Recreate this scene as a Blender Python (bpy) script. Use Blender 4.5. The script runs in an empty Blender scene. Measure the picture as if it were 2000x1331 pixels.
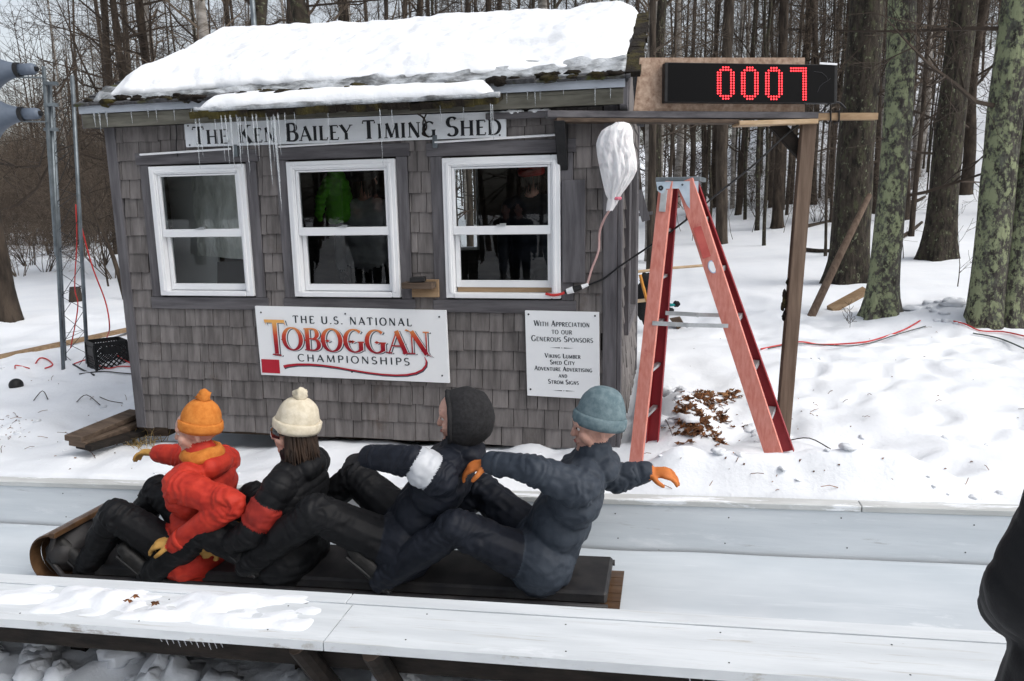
import bpy, bmesh, math, random
import numpy as np
from mathutils import Vector, Matrix, noise
V = Vector
random.seed(7)
R = math.radians
sc = bpy.context.scene
COL = sc.collection

# ------------------------------------------------------------------ camera, world, sun, exposure
F_PX = 1450.0                                    # focal length in pixels of the 2000 px wide photograph
CAM_H = 1.58                                     # lens height above the shed's sill
RC = Matrix(((0.978429077, 0.020007101, -0.205611908),   # camera (right, down, forward) -> world
             (0.205873810, -0.176834464, 0.962468465),
             (-0.017103068, -0.984037239, -0.177138919)))
cam = bpy.data.cameras.new('camera'); co = bpy.data.objects.new('camera', cam); COL.objects.link(co)
m = Matrix.Identity(4)
for r in range(3):
    m[r][0] = RC[r][0]; m[r][1] = -RC[r][1]; m[r][2] = -RC[r][2]
m.translation = (0, 0, CAM_H)
co.matrix_world = m
cam.sensor_width = 36; cam.lens = F_PX/2000*36; cam.clip_end = 2000; cam.clip_start = 0.05
sc.camera = co
SUN_EL, SUN_ROT = R(47), R(105)
w = bpy.data.worlds.new('World'); sc.world = w; w.use_nodes = True
nt = w.node_tree; bg = nt.nodes['Background']
sky = nt.nodes.new('ShaderNodeTexSky'); sky.sky_type = 'NISHITA'; sky.sun_disc = False
sky.sun_elevation = SUN_EL; sky.sun_rotation = SUN_ROT; sky.dust_density = 4; sky.air_density = 1.2
hs = nt.nodes.new('ShaderNodeHueSaturation'); hs.inputs['Saturation'].default_value = 0.36
nt.links.new(sky.outputs[0], hs.inputs['Color']); nt.links.new(hs.outputs[0], bg.inputs[0])
bg.inputs[1].default_value = 0.15
sl = bpy.data.lights.new('sun', 'SUN'); sl.energy = 0.5; sl.angle = R(40); sl.color = (1, .985, .96)
so = bpy.data.objects.new('sun', sl); COL.objects.link(so)
az = SUN_ROT
sd = V((math.sin(az)*math.cos(SUN_EL), math.cos(az)*math.cos(SUN_EL), math.sin(SUN_EL)))
so.rotation_euler = sd.to_track_quat('Z', 'Y').to_euler(); so.location = sd*30
sc.view_settings.view_transform = 'Standard'; sc.view_settings.look = 'None'
sc.view_settings.exposure = 0.44; sc.view_settings.gamma = 1
sc.cycles.max_bounces = 6; sc.cycles.transparent_max_bounces = 12

# ------------------------------------------------------------------ helpers
def ray(px, py): return RC @ V((px-1000, py-665.5, F_PX))
CAMP = V((0, 0, CAM_H))
def onY(px, py, y): d = ray(px, py); return CAMP + d*(y/d.y)
def onZ(px, py, z=0.0): d = ray(px, py); return CAMP + d*((z-CAM_H)/d.z)
def proj(p):
    c = RC.transposed() @ (V(p)-CAMP); return (c.x/c.z*F_PX+1000, c.y/c.z*F_PX+665.5, c.z)
def frac(x): return x-math.floor(x)
def sstep(a, b, x):
    t = min(1, max(0, (x-a)/(b-a))); return t*t*(3-2*t)

def tag(o, label=None, cat=None, group=None, kind=None):
    if label: o['label'] = label
    if cat: o['category'] = cat
    if group: o['group'] = group
    if kind: o['kind'] = kind
    return o
def wl(o):
    p = V((0, 0, 0))
    while o is not None: p += o.location; o = o.parent
    return p
def thing(name, label, cat, loc, group=None):
    o = bpy.data.objects.new(name, None); COL.objects.link(o)
    o.location = loc; o.empty_display_size = .1
    return tag(o, label, cat, group)

class MB:
    """collects shapes in world coordinates, then links them as one mesh object"""
    def __init__(s): s.v = []; s.f = []; s.m = []; s.t = []; s.mi = 0; s.tone = .5
    def add(s, vs, fs):
        b = len(s.v); s.v.extend([tuple(p) for p in vs])
        for f in fs:
            s.f.append(tuple(i+b for i in f)); s.m.append(s.mi); s.t.append(s.tone)
        return s
    def box(s, lo, hi):
        x0, y0, z0 = lo; x1, y1, z1 = hi
        return s.add([(x0,y0,z0),(x1,y0,z0),(x1,y1,z0),(x0,y1,z0),(x0,y0,z1),(x1,y0,z1),(x1,y1,z1),(x0,y1,z1)],
                     [(0,3,2,1),(4,5,6,7),(0,1,5,4),(1,2,6,5),(2,3,7,6),(3,0,4,7)])
    def beam(s, p0, p1, wd, ht, up=(0,0,1), jit=0):
        """a bar from p0 to p1, wd across and ht along up"""
        p0 = V(p0); p1 = V(p1); d = (p1-p0).normalized(); u = V(up); u = (u-d*u.dot(d)).normalized(); r = d.cross(u)
        vs = []
        for p in (p0, p1):
            for a, b in ((-1,-1),(1,-1),(1,1),(-1,1)):
                vs.append(p + r*(a*wd/2) + u*(b*ht/2) + V((random.uniform(-jit,jit),)*3))
        return s.add(vs, [(0,1,2,3),(7,6,5,4),(0,4,5,1),(1,5,6,2),(2,6,7,3),(3,7,4,0)])
    def hexa(s, pts):
        """eight corners: four in front then the four behind them"""
        return s.add(pts, [(0,1,2,3),(7,6,5,4),(0,4,5,1),(1,5,6,2),(2,6,7,3),(3,7,4,0)])
    def tube(s, pts, rad, n=6, cap=True):
        pts = [V(p) for p in pts]
        if not hasattr(rad, '__len__'): rad = [rad]*len(pts)
        vs = []; u = None
        for i, p in enumerate(pts):
            d = (pts[min(i+1, len(pts)-1)]-pts[max(i-1, 0)])
            d = d.normalized() if d.length > 1e-9 else V((0,0,1))
            if u is None: u = d.orthogonal().normalized()
            else:
                u = u-d*u.dot(d); u = u.normalized() if u.length > 1e-6 else d.orthogonal().normalized()
            q = d.cross(u)
            for k in range(n):
                a = 2*math.pi*k/n; vs.append(p+(u*math.cos(a)+q*math.sin(a))*rad[i])
        fs = []
        for i in range(len(pts)-1):
            for k in range(n):
                k2 = (k+1) % n; fs.append((i*n+k, i*n+k2, (i+1)*n+k2, (i+1)*n+k))
        if cap:
            fs.append(tuple(range(n-1, -1, -1))); fs.append(tuple((len(pts)-1)*n+k for k in range(n)))
        return s.add(vs, fs)
    def lathe(s, o, axis, prof, n=24, ref=None):
        """prof: (distance along axis, radius) pairs"""
        o = V(o); d = V(axis).normalized(); u = (V(ref)-d*V(ref).dot(d)).normalized() if ref else d.orthogonal().normalized(); q = d.cross(u)
        vs = []
        for h, r in prof:
            for k in range(n):
                a = 2*math.pi*k/n; vs.append(o+d*h+(u*math.cos(a)+q*math.sin(a))*r)
        fs = []
        for i in range(len(prof)-1):
            for k in range(n):
                k2 = (k+1) % n; fs.append((i*n+k, i*n+k2, (i+1)*n+k2, (i+1)*n+k))
        return s.add(vs, fs)
    def ball(s, c, r, n=10, sc3=(1,1,1), nz=0):
        c = V(c); vs = []; fs = []
        for i in range(n+1):
            t = math.pi*i/n
            for k in range(2*n):
                a = math.pi*k/n; d = V((math.sin(t)*math.cos(a), math.sin(t)*math.sin(a), math.cos(t)))
                q = 1+nz*noise.noise(d*1.7+c*3.1)+nz*.5*noise.noise(d*4.1+c*2.1) if nz else 1
                vs.append(c+V((d.x*sc3[0], d.y*sc3[1], d.z*sc3[2]))*(r*q))
        for i in range(n):
            for k in range(2*n):
                k2 = (k+1) % (2*n); fs.append((i*2*n+k, (i+1)*2*n+k, (i+1)*2*n+k2, i*2*n+k2))
        return s.add(vs, fs)
    def prism(s, poly, off):
        """a flat polygon (world points) thickened by the vector off"""
        n = len(poly); off = V(off); vs = [V(p) for p in poly]+[V(p)+off for p in poly]
        return s.add(vs, [tuple(range(n)), tuple(range(2*n-1, n-1, -1))]+[(i, i+n, (i+1) % n+n, (i+1) % n) for i in range(n)])
    def build(s, name, mats, parent=None, smooth=False, loc=None, bevel=0, fixn=True):
        org = wl(parent) if parent is not None else (V(loc) if loc is not None else V((0,0,0)))
        me = bpy.data.meshes.new(name)
        a = np.array(s.v, dtype=np.float64).reshape(-1, 3)-np.array(org)
        me.from_pydata(a.tolist(), [], s.f)
        if not isinstance(mats, (list, tuple)): mats = [mats]
        for mm in mats: me.materials.append(mm)
        me.polygons.foreach_set('material_index', s.m)
        at = me.attributes.new('tone', 'FLOAT', 'FACE'); at.data.foreach_set('value', s.t)
        if fixn:
            bm = bmesh.new(); bm.from_mesh(me); bmesh.ops.recalc_face_normals(bm, faces=bm.faces)
            if bevel:
                bmesh.ops.bevel(bm, geom=list(bm.edges), offset=bevel, segments=1, affect='EDGES', profile=.5)
            bm.to_mesh(me); bm.free()
        if smooth: me.shade_smooth()
        me.update()
        o = bpy.data.objects.new(name, me); COL.objects.link(o)
        if parent is not None: o.parent = parent
        elif loc is not None: o.location = loc
        return o
def single(mb, name, mats, label, cat, loc, group=None, **k):
    return tag(mb.build(name, mats, None, loc=loc, **k), label, cat, group)

# ------------------------------------------------------------------ materials
def mat(name, c1, c2=None, rough=.7, scale=(8,8,8), bump=0., bscale=None, detail=4, lo=.35, hi=.65, spec=.3, metal=0, tone=0., tcol=None, extra=None, coat=0, sheen=0, bdist=.01):
    """noise between two real colours; tone = how strongly each face's own value shifts it"""
    mt = bpy.data.materials.new(name); mt.use_nodes = True; n = mt.node_tree.nodes; l = mt.node_tree.links
    b = n['Principled BSDF']; b.inputs['Roughness'].default_value = rough; b.inputs['Specular IOR Level'].default_value = spec
    b.inputs['Metallic'].default_value = metal; b.inputs['Coat Weight'].default_value = coat; b.inputs['Sheen Weight'].default_value = sheen
    tc = n.new('ShaderNodeTexCoord')
    def ns(s3, det=detail, rg=.6):
        mp = n.new('ShaderNodeMapping'); mp.inputs['Scale'].default_value = s3; l.new(tc.outputs['Object'], mp.inputs[0])
        t = n.new('ShaderNodeTexNoise'); t.inputs['Scale'].default_value = 1; t.inputs['Detail'].default_value = det; t.inputs['Roughness'].default_value = rg
        l.new(mp.outputs[0], t.inputs['Vector']); return t.outputs['Fac']
    def ramp(fac, a, bb, x0, x1):
        r = n.new('ShaderNodeValToRGB'); r.color_ramp.elements[0].color = (*a, 1); r.color_ramp.elements[1].color = (*bb, 1)
        r.color_ramp.elements[0].position = x0; r.color_ramp.elements[1].position = x1; l.new(fac, r.inputs[0]); return r.outputs[0]
    col = None
    if c2 is not None: col = ramp(ns(scale), c1, c2, lo, hi)
    for ex in (extra or []):         # (colour, scale, lo, hi): patches of another colour
        mk = ramp(ns(ex[1], 8, .70), (0,0,0), (1,1,1), ex[2], ex[3])
        mx = n.new('ShaderNodeMix'); mx.data_type = 'RGBA'; l.new(mk, mx.inputs['Factor'])
        if col is None: mx.inputs['A'].default_value = (*c1, 1)
        else: l.new(col, mx.inputs['A'])
        mx.inputs['B'].default_value = (*ex[0], 1); col = mx.outputs['Result']
    if tone:
        at = n.new('ShaderNodeAttribute'); at.attribute_name = 'tone'
        mr = n.new('ShaderNodeMapRange'); mr.inputs['To Min'].default_value = 1-tone; mr.inputs['To Max'].default_value = 1+tone
        l.new(at.outputs['Fac'], mr.inputs['Value'])
        hv = n.new('ShaderNodeHueSaturation'); l.new(mr.outputs[0], hv.inputs['Value'])
        if col is None: hv.inputs['Color'].default_value = (*c1, 1)
        else: l.new(col, hv.inputs['Color'])
        col = hv.outputs[0]
    if col is None: b.inputs['Base Color'].default_value = (*c1, 1)
    else: l.new(col, b.inputs['Base Color'])
    if bump:
        bn = n.new('ShaderNodeBump'); bn.inputs['Strength'].default_value = bump; bn.inputs['Distance'].default_value = bdist
        l.new(ns(bscale or scale, 6), bn.inputs['Height']); l.new(bn.outputs[0], b.inputs['Normal'])
    return mt
def emis(name, c, s):
    mt = mat(name, c); b = mt.node_tree.nodes['Principled BSDF']
    b.inputs['Emission Color'].default_value = (*c, 1); b.inputs['Emission Strength'].default_value = s; return mt
M = {}
M['snow'] = mat('snow', (.80,.83,.87), (.85,.875,.905), .7, (1.3,1.3,1.3), .30, (9,9,9), bdist=.03, spec=.15)
# smaller crusty detail on the snow through a second bump
def more_bump(mt, s, strength, dist):
    n = mt.node_tree.nodes; l = mt.node_tree.links; b = n['Principled BSDF']; old = b.inputs['Normal'].links[0].from_socket
    tc = n.new('ShaderNodeTexCoord'); t = n.new('ShaderNodeTexNoise'); t.inputs['Scale'].default_value = s; t.inputs['Detail'].default_value = 5
    l.new(tc.outputs['Object'], t.inputs['Vector']); bn = n.new('ShaderNodeBump'); bn.inputs['Strength'].default_value = strength; bn.inputs['Distance'].default_value = dist
    l.new(t.outputs['Fac'], bn.inputs['Height']); l.new(old, bn.inputs['Normal']); l.new(bn.outputs[0], b.inputs['Normal'])
more_bump(M['snow'], 45, .22, .01)
M['roof_snow'] = mat('roof_snow', (.82,.845,.88), (.88,.90,.92), .6, (2,2,2), .35, (14,14,14), bdist=.03, spec=.2)
M['slush'] = mat('slush', (.10,.105,.105), (.52,.55,.58), .35, (7,11,11), .8, (18,30,30), bdist=.03, spec=.5, lo=.36, hi=.60)
M['shingle'] = mat('cedar_shingle', (.112,.102,.099), (.198,.182,.177), .85, (22,10,3.2), .6, (90,30,5), tone=.20, bdist=.004,
                   extra=[((.088,.064,.049), (3,3,2.2), .58, .80), ((.04,.034,.034), (16,8,9), .72, .8)])
M['board'] = mat('grey_board', (.078,.074,.080), (.145,.139,.148), .85, (26,20,2.6), .45, (80,60,5), tone=.15, bdist=.004, extra=[((.05,.045,.045), (13,9,10), .74, .8)])
M['board_h'] = mat('grey_board_level', (.076,.072,.078), (.140,.134,.142), .85, (2.6,20,26), .45, (5,60,80), tone=.15, bdist=.004, extra=[((.05,.045,.045), (10,9,13), .74, .8)])
M['oldwood'] = mat('weathered_wood', (.062,.043,.031), (.135,.098,.073), .85, (3,20,24), .4, (6,60,70), bdist=.004, extra=[((.035,.027,.022), (7,9,9), .68, .78)])
M['post'] = mat('brown_post', (.095,.064,.046), (.165,.118,.088), .85, (24,20,2), .4, (70,60,5), bdist=.004, extra=[((.06,.035,.022), (9,9,7), .68, .76)])
M['freshwood'] = mat('fresh_wood', (.42,.29,.17), (.60,.45,.30), .75, (3,22,26), .25, (6,60,70), bdist=.003)
M['tanwood'] = mat('tan_wood', (.23,.15,.085), (.36,.25,.15), .8, (3,20,24), .3, (6,60,70), bdist=.004)
M['darkwood'] = mat('near_black_wood', (.008,.0065,.0055), (.024,.018,.014), .85, (5,18,18), .5, (9,50,50), bdist=.006)  # dark timber, taken near black to put shade under the chute
M['osb'] = mat('strand_board', (.26,.165,.115), (.50,.37,.28), .8, (38,20,34), .3, (38,20,34), lo=.3, hi=.7, detail=2)
M['white_vinyl'] = mat('white_vinyl', (.80,.815,.835), (.84,.85,.865), .4, (3,3,3), spec=.4, extra=[((.62,.62,.61), (2,2,2), .66, .95)])
M['white_paint'] = mat('white_painted_plank', (.62,.655,.68), (.73,.765,.79), .5, (1.4,12,12), .45, (3,70,70), bdist=.004, extra=[((.50,.50,.475), (1.1,42,42), .57, .72), ((.80,.83,.86), (1.4,5,5), .58, .68), ((.38,.34,.28), (2.2,26,26), .63, .74), ((.13,.095,.065), (7,34,34), .68, .75)])
M['plank_edge'] = mat('plank_edge', (.62,.65,.67), (.74,.77,.79), .6, (3,9,9), extra=[((.17,.12,.08), (2.6,12,9), .60, .70), ((.36,.33,.27), (5,9,9), .56, .7)])
M['chute_ice'] = mat('chute_ice', (.52,.57,.61), (.63,.675,.71), .26, (.9,3,3), .22, (2,9,9), spec=.5, bdist=.008, extra=[((.70,.74,.775), (.5,9,9), .55, .75), ((.80,.83,.86), (1.3,3.2,3.2), .60, .68), ((.42,.46,.485), (.8,14,14), .68, .82)])
M['far_board'] = mat('frosty_board', (.62,.665,.70), (.74,.78,.81), .5, (.8,9,9), .35, (4,40,40), bdist=.004, extra=[((.38,.39,.38), (3,24,24), .61, .75), ((.80,.83,.86), (1.6,8,8), .58, .70), ((.20,.18,.15), (11,26,26), .69, .76)])
M['far_cap'] = mat('worn_cap', (.50,.51,.50), (.64,.655,.65), .6, (3,14,14), extra=[((.86,.89,.92), (2.4,14,14), .54, .60), ((.30,.26,.20), (3,20,20), .70, .78)])
M['asphalt_shingle'] = mat('roof_shingle', (.03,.03,.033), (.085,.085,.09), .9, (40,40,40), .5, (60,60,60), extra=[((.055,.06,.015), (4,4,4), .54, .62), ((.03,.016,.008), (6,6,6), .60, .70)])
M['moss'] = mat('moss', (.014,.010,.007), (.075,.062,.016), .95, (6,6,6), 1, (50,50,50), bdist=.02, lo=.48, hi=.70)
M['flash'] = mat('metal_drip_edge', (.36,.39,.44), (.50,.54,.60), .45, (3,9,9), metal=.3)
M['galv'] = mat('galvanised_steel', (.11,.13,.145), (.19,.22,.24), .45, (9,9,9), metal=.55, spec=.5)
M['alu'] = mat('aluminium', (.42,.44,.45), (.62,.64,.65), .38, (11,11,11), metal=.75, spec=.5, extra=[((.25,.24,.22), (14,14,14), .64, .75)])
M['bracket_blue'] = mat('plated_bracket', (.34,.42,.50), (.50,.58,.66), .4, (9,9,9), metal=.4, spec=.5)
M['fibre'] = mat('faded_red_fibreglass', (.62,.205,.155), (.72,.30,.245), .7, (60,60,14), .3, (120,120,30), bdist=.002, extra=[((.45,.07,.06), (5,5,4), .62, .78)])
M['fibre_red'] = mat('deep_red_fibreglass', (.23,.012,.018), (.31,.022,.028), .45, (9,9,5))
M['black'] = mat('black_plastic', (.011,.011,.012), (.02,.02,.021), .5, (20,20,20))
M['screen'] = mat('display_face', (.003,.003,.0035), None, .4, spec=.12)
M['led'] = emis('lit_led', (1,.035,.045), 2.6)
M['bark'] = mat('bark', (.021,.016,.0125), (.070,.053,.040), .95, (9,9,2.2), .9, (22,22,5), bdist=.03, extra=[((.10,.105,.075), (3,3,2), .62, .78)])
M['bark_b'] = mat('grey_bark', (.027,.021,.0165), (.086,.068,.053), .95, (8,8,2), .9, (22,22,5), bdist=.03, extra=[((.15,.14,.125), (2,2,3), .64, .76)])
M['birch'] = mat('pale_bark', (.17,.15,.13), (.40,.375,.345), .9, (3,3,9), .5, (12,12,40), bdist=.015, extra=[((.045,.035,.03), (3,3,12), .62, .68)])
M['lichen'] = mat('lichen_bark', (.020,.0175,.0155), (.085,.076,.068), .95, (16,16,3.5), 1, (30,30,7), bdist=.045, extra=[((.10,.105,.085), (14,14,9), .50, .62), ((.19,.215,.125), (26,26,18), .535, .60), ((.26,.29,.17), (11,11,7), .535, .60)])
def one_sided(mt, amt, d):
    n = mt.node_tree.nodes; l = mt.node_tree.links; g = n.new('ShaderNodeNewGeometry'); dp = n.new('ShaderNodeVectorMath'); dp.operation = 'DOT_PRODUCT'; dp.inputs[1].default_value = d; l.new(g.outputs['Normal'], dp.inputs[0])
    rs = [x for x in n if x.type == 'VALTORGB'][1:]
    for r in rs:
        src = r.inputs[0].links[0].from_socket; ma = n.new('ShaderNodeMath'); ma.operation = 'MULTIPLY_ADD'; ma.inputs[1].default_value = amt; l.new(dp.outputs['Value'], ma.inputs[0]); l.new(src, ma.inputs[2]); l.new(ma.outputs[0], r.inputs[0])
one_sided(M['lichen'], .042, (-.85, -.5, 0))
M['mossbark'] = mat('mossy_bark', (.0125,.0105,.0085), (.055,.044,.034), .95, (15,15,4), 1, (26,26,8), bdist=.03, extra=[((.058,.058,.034), (14,14,7), .52, .62), ((.19,.205,.135), (18,18,12), .59, .66)])
M['twig'] = mat('twig', (.030,.0225,.017), (.070,.053,.041), .95, (2,2,2))
M['twig_pale'] = mat('pale_twig', (.085,.065,.048), (.165,.130,.10), .95, (2,2,2))
M['glove_bk'] = mat('black_knit', (.012,.012,.013), (.022,.022,.024), .9, (60,60,60), .4, (150,150,150), bdist=.003)

def glass(name, refl=1.0, tint=(.94,.97,.97)):
    mt = bpy.data.materials.new(name); mt.use_nodes = True; n = mt.node_tree.nodes; l = mt.node_tree.links
    n.remove(n['Principled BSDF']); out = n['Material Output']
    tr = n.new('ShaderNodeBsdfTransparent'); tr.inputs[0].default_value = (*tint, 1)
    gl = n.new('ShaderNodeBsdfGlossy'); gl.inputs['Roughness'].default_value = .01
    fr = n.new('ShaderNodeFresnel'); fr.inputs[0].default_value = 1.5
    mu = n.new('ShaderNodeMath'); mu.operation = 'MULTIPLY'; mu.inputs[1].default_value = refl; l.new(fr.outputs[0], mu.inputs[0])
    mx = n.new('ShaderNodeMixShader'); l.new(mu.outputs[0], mx.inputs[0]); l.new(tr.outputs[0], mx.inputs[1]); l.new(gl.outputs[0], mx.inputs[2])
    l.new(mx.outputs[0], out.inputs[0]); return mt
M['glass'] = glass('window_glass', 1.15)
def ice_mat():
    mt = bpy.data.materials.new('ice'); mt.use_nodes = True; b = mt.node_tree.nodes['Principled BSDF']
    b.inputs['Base Color'].default_value = (.86,.90,.93,1); b.inputs['Roughness'].default_value = .12
    b.inputs['Transmission Weight'].default_value = .75; b.inputs['IOR'].default_value = 1.2; return mt
M['ice'] = ice_mat()

# ------------------------------------------------------------------ ground
def rail_z(x): return -.076+.030*x              # top of the chute's side walls; the chute runs downhill to the left
_fr = random.Random(55); STEPS = {}
def _foot(x, y, a):
    for i in range(int((x-.35)//.5), int((x+.35)//.5)+1):
        for j in range(int((y-.35)//.5), int((y+.35)//.5)+1): STEPS.setdefault((i, j), []).append((x, y, math.cos(a), math.sin(a), _fr.uniform(.7, 1.25)))
for (xa, ya, xb, yb, n) in ((1.1, 4.9, 4.4, 7.4, 14), (.9, 5.4, 3.6, 9.2, 15), (1.4, 4.6, 4.6, 5.4, 12), (.3, 5.0, 1.6, 7.5, 9), (2.0, 5.2, 2.6, 8.6, 10), (-6.8, 5.6, -4.2, 4.7, 9), (-7, 6.6, -4.4, 6.3, 8), (-5.6, 4.5, -4.3, 7.5, 9)):
    for k in range(n): t = k/n; _foot(xa+(xb-xa)*t+_fr.gauss(0, .10)+(.09 if k % 2 else -.09), ya+(yb-ya)*t+_fr.gauss(0, .10), math.atan2(yb-ya, xb-xa)+_fr.gauss(0, .25))
def footprint(x, y):
    d = 0
    for (fx, fy, c, s, k) in STEPS.get((int(x//.5), int(y//.5)), ()):
        u = ((x-fx)*c+(y-fy)*s)/.155; v = (-(x-fx)*s+(y-fy)*c)/.075; r2 = u*u+v*v
        if r2 < 9: d += -.034*k*math.exp(-r2**1.3)+.007*k*math.exp(-(math.sqrt(r2)-1.45)**2*5)
    return d
def ground(x, y, fine=True):
    # flat by the shed, rising to the wooded hillside on the right, nearly level on the left
    k = sstep(-9, 4, x-.15*y+2)
    d = max(0, y-5.6+.25*max(0, x-2))
    hill = (.040*d+.0036*max(0, d-9)**2) if d < 60 else (.040*d+.0036*51**2+.12*(d-60))
    h = hill*(.12+.88*k)
    h += .0022*max(0, d-20)**2*(1-k)*.25
    # the hollow under the chute, with the spectators' bank in front of it
    edge = .05*noise.noise(V((x*1.3, 0, 4.)))
    back = sstep(3.98, 4.11, y); front = 1-sstep(1.25, 1.9, y+edge*3)
    pit = 1-max(back, front)
    wz = -.20+.17*sstep(-4.6, -.5, x)             # snow level along the shed's foot
    base_back = rail_z(x)+.02+(wz-rail_z(x)-.02)*sstep(4.15, 4.7, y)+(.05-wz)*sstep(5.0, 7.5, y)
    near = base_back*back+(-.12)*front+(-.78)*pit
    h += near
    if fine:
        a = (1 if y > 4.05 else .8)
        p = V((x, y, 0))
        rough = .35+.9*sstep(-.1, .25, noise.noise(p*.45+V((3, 7, 0))))
        lump = .055*noise.noise(p*1.5)+.045*noise.noise(p*2.6+V((4,2,0)))+.032*rough*noise.noise(p*4.3+V((9,0,0)))+.016*rough*noise.noise(p*9)
        q = sstep(7.5, 14, y)
        if y > 4.11: h += lump*(1-.75*q)*min(1, (y-4.11)/.25)+.10*noise.noise(p*.5)*sstep(5, 8, y)
        elif pit > .3: h += .16*abs(noise.noise(p*2.7))+.09*abs(noise.noise(p*6.1))
        else: h += lump
        if y > 4.3: h += footprint(x, y)
        # shovelled bank between the chute and the ladder
        h += .29*math.exp(-((y-4.35)/.14)**2)*sstep(-.35, .15, x)*(1-sstep(.9, 2.0, x))*(.82+.30*noise.noise(p*2.2)+.22*noise.noise(p*6.5))
        # heap beside the shed's right side and at the foot of the big trees
        h += .26*math.exp(-((x-.12)**2/.05+(y-5.35)**2/.25))
        h += .22*math.exp(-((x-3.2)**2/.5+(y-9.3)**2/.5))
        h += .18*math.exp(-((x+4.6)**2/.9+(y-8.2)**2/1.5))
        # trodden hollow with the dead leaves under the ladder
        h -= .10*math.exp(-((x-.42)**2/.05+(y-5.35)**2/.12))
        # drop away under the shed
        if -4.3 < x < -.2 and 4.9 < y < 7.4: h -= .16
    return h
def hit(px, py):
    d = ray(px, py).normalized(); t = 4.0; prev = t
    while t < 200:
        p = CAMP+d*t
        if p.z < ground(p.x, p.y): break
        prev = t; t += .1 if t < 20 else .4
    a, b = prev, t
    for _ in range(16):
        c = (a+b)/2; p = CAMP+d*c
        if p.z < ground(p.x, p.y): b = c
        else: a = c
    return CAMP+d*b
def spaced(lo, hi, step, far, g=1.17):
    s = list(np.arange(lo, hi, step)); a = lo; st = step; L = []
    while a > -far: st *= g; a -= st; L.append(a)
    b = s[-1]; st = step; Rr = []
    while b < far: st *= g; b += st; Rr.append(b)
    return L[::-1]+[float(q) for q in s]+Rr
def build_ground():
    xs = spaced(-7.5, 4.6, .055, 150); ys = spaced(2.0, 9.6, .05, 150)
    nx, ny = len(xs), len(ys); vs = []
    for y in ys:
        for x in xs:
            vs.append((x, y, ground(x, y)))
    fs = [(j*nx+i, j*nx+i+1, (j+1)*nx+i+1, (j+1)*nx+i) for j in range(ny-1) for i in range(nx-1)]
    mb = MB(); mb.add(vs, fs); rng = random.Random(77)
    def clods(n, x0, x1, y0, y1, r0, r1, zs=.5, up=.06):
        for k in range(n):
            x, y = rng.uniform(x0, x1), rng.uniform(y0, y1); r = r0+(r1-r0)*rng.random()**2.2
            mb.ball((x, y, ground(x, y)+r*up), r, 6, (rng.uniform(.9, 1.5), rng.uniform(.8, 1.3), zs*rng.uniform(.8, 1.2)), .6)
    clods(34, -.12, .2, 4.95, 6.2, .02, .085); clods(14, .62, .85, 5.0, 6.0, .02, .06); clods(16, -.3, 1.9, 4.18, 4.5, .01, .045); clods(30, -4.6, -.4, 4.2, 4.75, .008, .03); clods(26, -7, -4.1, 4.4, 7, .02, .05)
    clods(60, -3.8, .4, 2.75, 3.08, .04, .10, .85, .25); clods(12, 1.2, 4, 5, 9, .02, .05); clods(14, 2.6, 3.8, 8.6, 9.6, .04, .10)
    o = mb.build('snowy_ground', M['snow'], smooth=True, fixn=False); o['kind'] = 'structure'
build_ground()

# ------------------------------------------------------------------ the shed
YW = 4.818                                        # plane of the front wall's boards
XL, XR = -3.975, -.33                             # outer corners
YB = YW+2.50                                      # back wall
ZT = 2.235
WIN = [(-3.645, -2.893, .985, 1.905), (-2.575, -1.792, .985, 1.908), (-1.466, -.69, .985, 1.900)]   # x0, x1, z0, z1 of the white frames
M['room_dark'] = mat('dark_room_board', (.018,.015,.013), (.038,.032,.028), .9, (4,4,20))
shed = thing('timing_shed', 'small shed in grey cedar shingles with three white windows and a snowy roof', 'shed', (-2.15, 6.07, 0))

def shingled(mb, u0, u1, z0, z1, place, holes=(), expo=.1325, seed=1):
    rng = random.Random(seed); row = 0; z = z0
    while z < z1-.01:
        zt = min(z+expo, z1); u = u0-rng.uniform(0, .12)
        while u < u1:
            wd = rng.uniform(.07, .17); a, b = max(u, u0), min(u+wd-rng.uniform(.003, .006), u1); u += wd
            if b-a < .012: continue
            spans = [(a, b)]
            for (h0, h1, k0, k1) in holes:
                if k0 < (z+zt)/2 < k1:
                    ns_ = []
                    for (p, q) in spans:
                        if q <= h0 or p >= h1: ns_.append((p, q)); continue
                        if p < h0: ns_.append((p, h0))
                        if q > h1: ns_.append((h1, q))
                    spans = ns_
            t = min(1, max(0, rng.gauss(.5, .25))); d = rng.uniform(-.005, .005); dz = rng.uniform(-.006, .003)
            for (p, q) in spans:
                if q-p < .01: continue
                mb.tone = t; ob = .022+d; ot = .008
                P = [place(p, z+dz, ob), place(q, z+dz, ob), place(q, zt+.012, ot), place(p, zt+.012, ot),
                     place(p, z+dz, 0), place(q, z+dz, 0), place(q, zt+.012, 0), place(p, zt+.012, 0)]
                mb.hexa(P)
        z += expo
    mb.tone = .5
front = lambda u, z, o: (u, YW-.004-o, z)
sideR = lambda u, z, o: (XR+.004+o, u, z)
holes = [(a-.085, b+.085, c-.10, d+.095) for a, b, c, d in WIN]
mb = MB(); shingled(mb, XL+.07, XR-.085, -.035, ZT, front, holes, seed=5)
wall = mb.build('shingle_wall', M['shingle'], shed); mb = MB()
shingled(mb, YW+.10, YB-.02, -.035, 2.28, sideR, [(YW+.45, YW+1.75, .62, 1.98)], seed=8); mb.build('shingle_wall', M['shingle'], shed)
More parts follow.
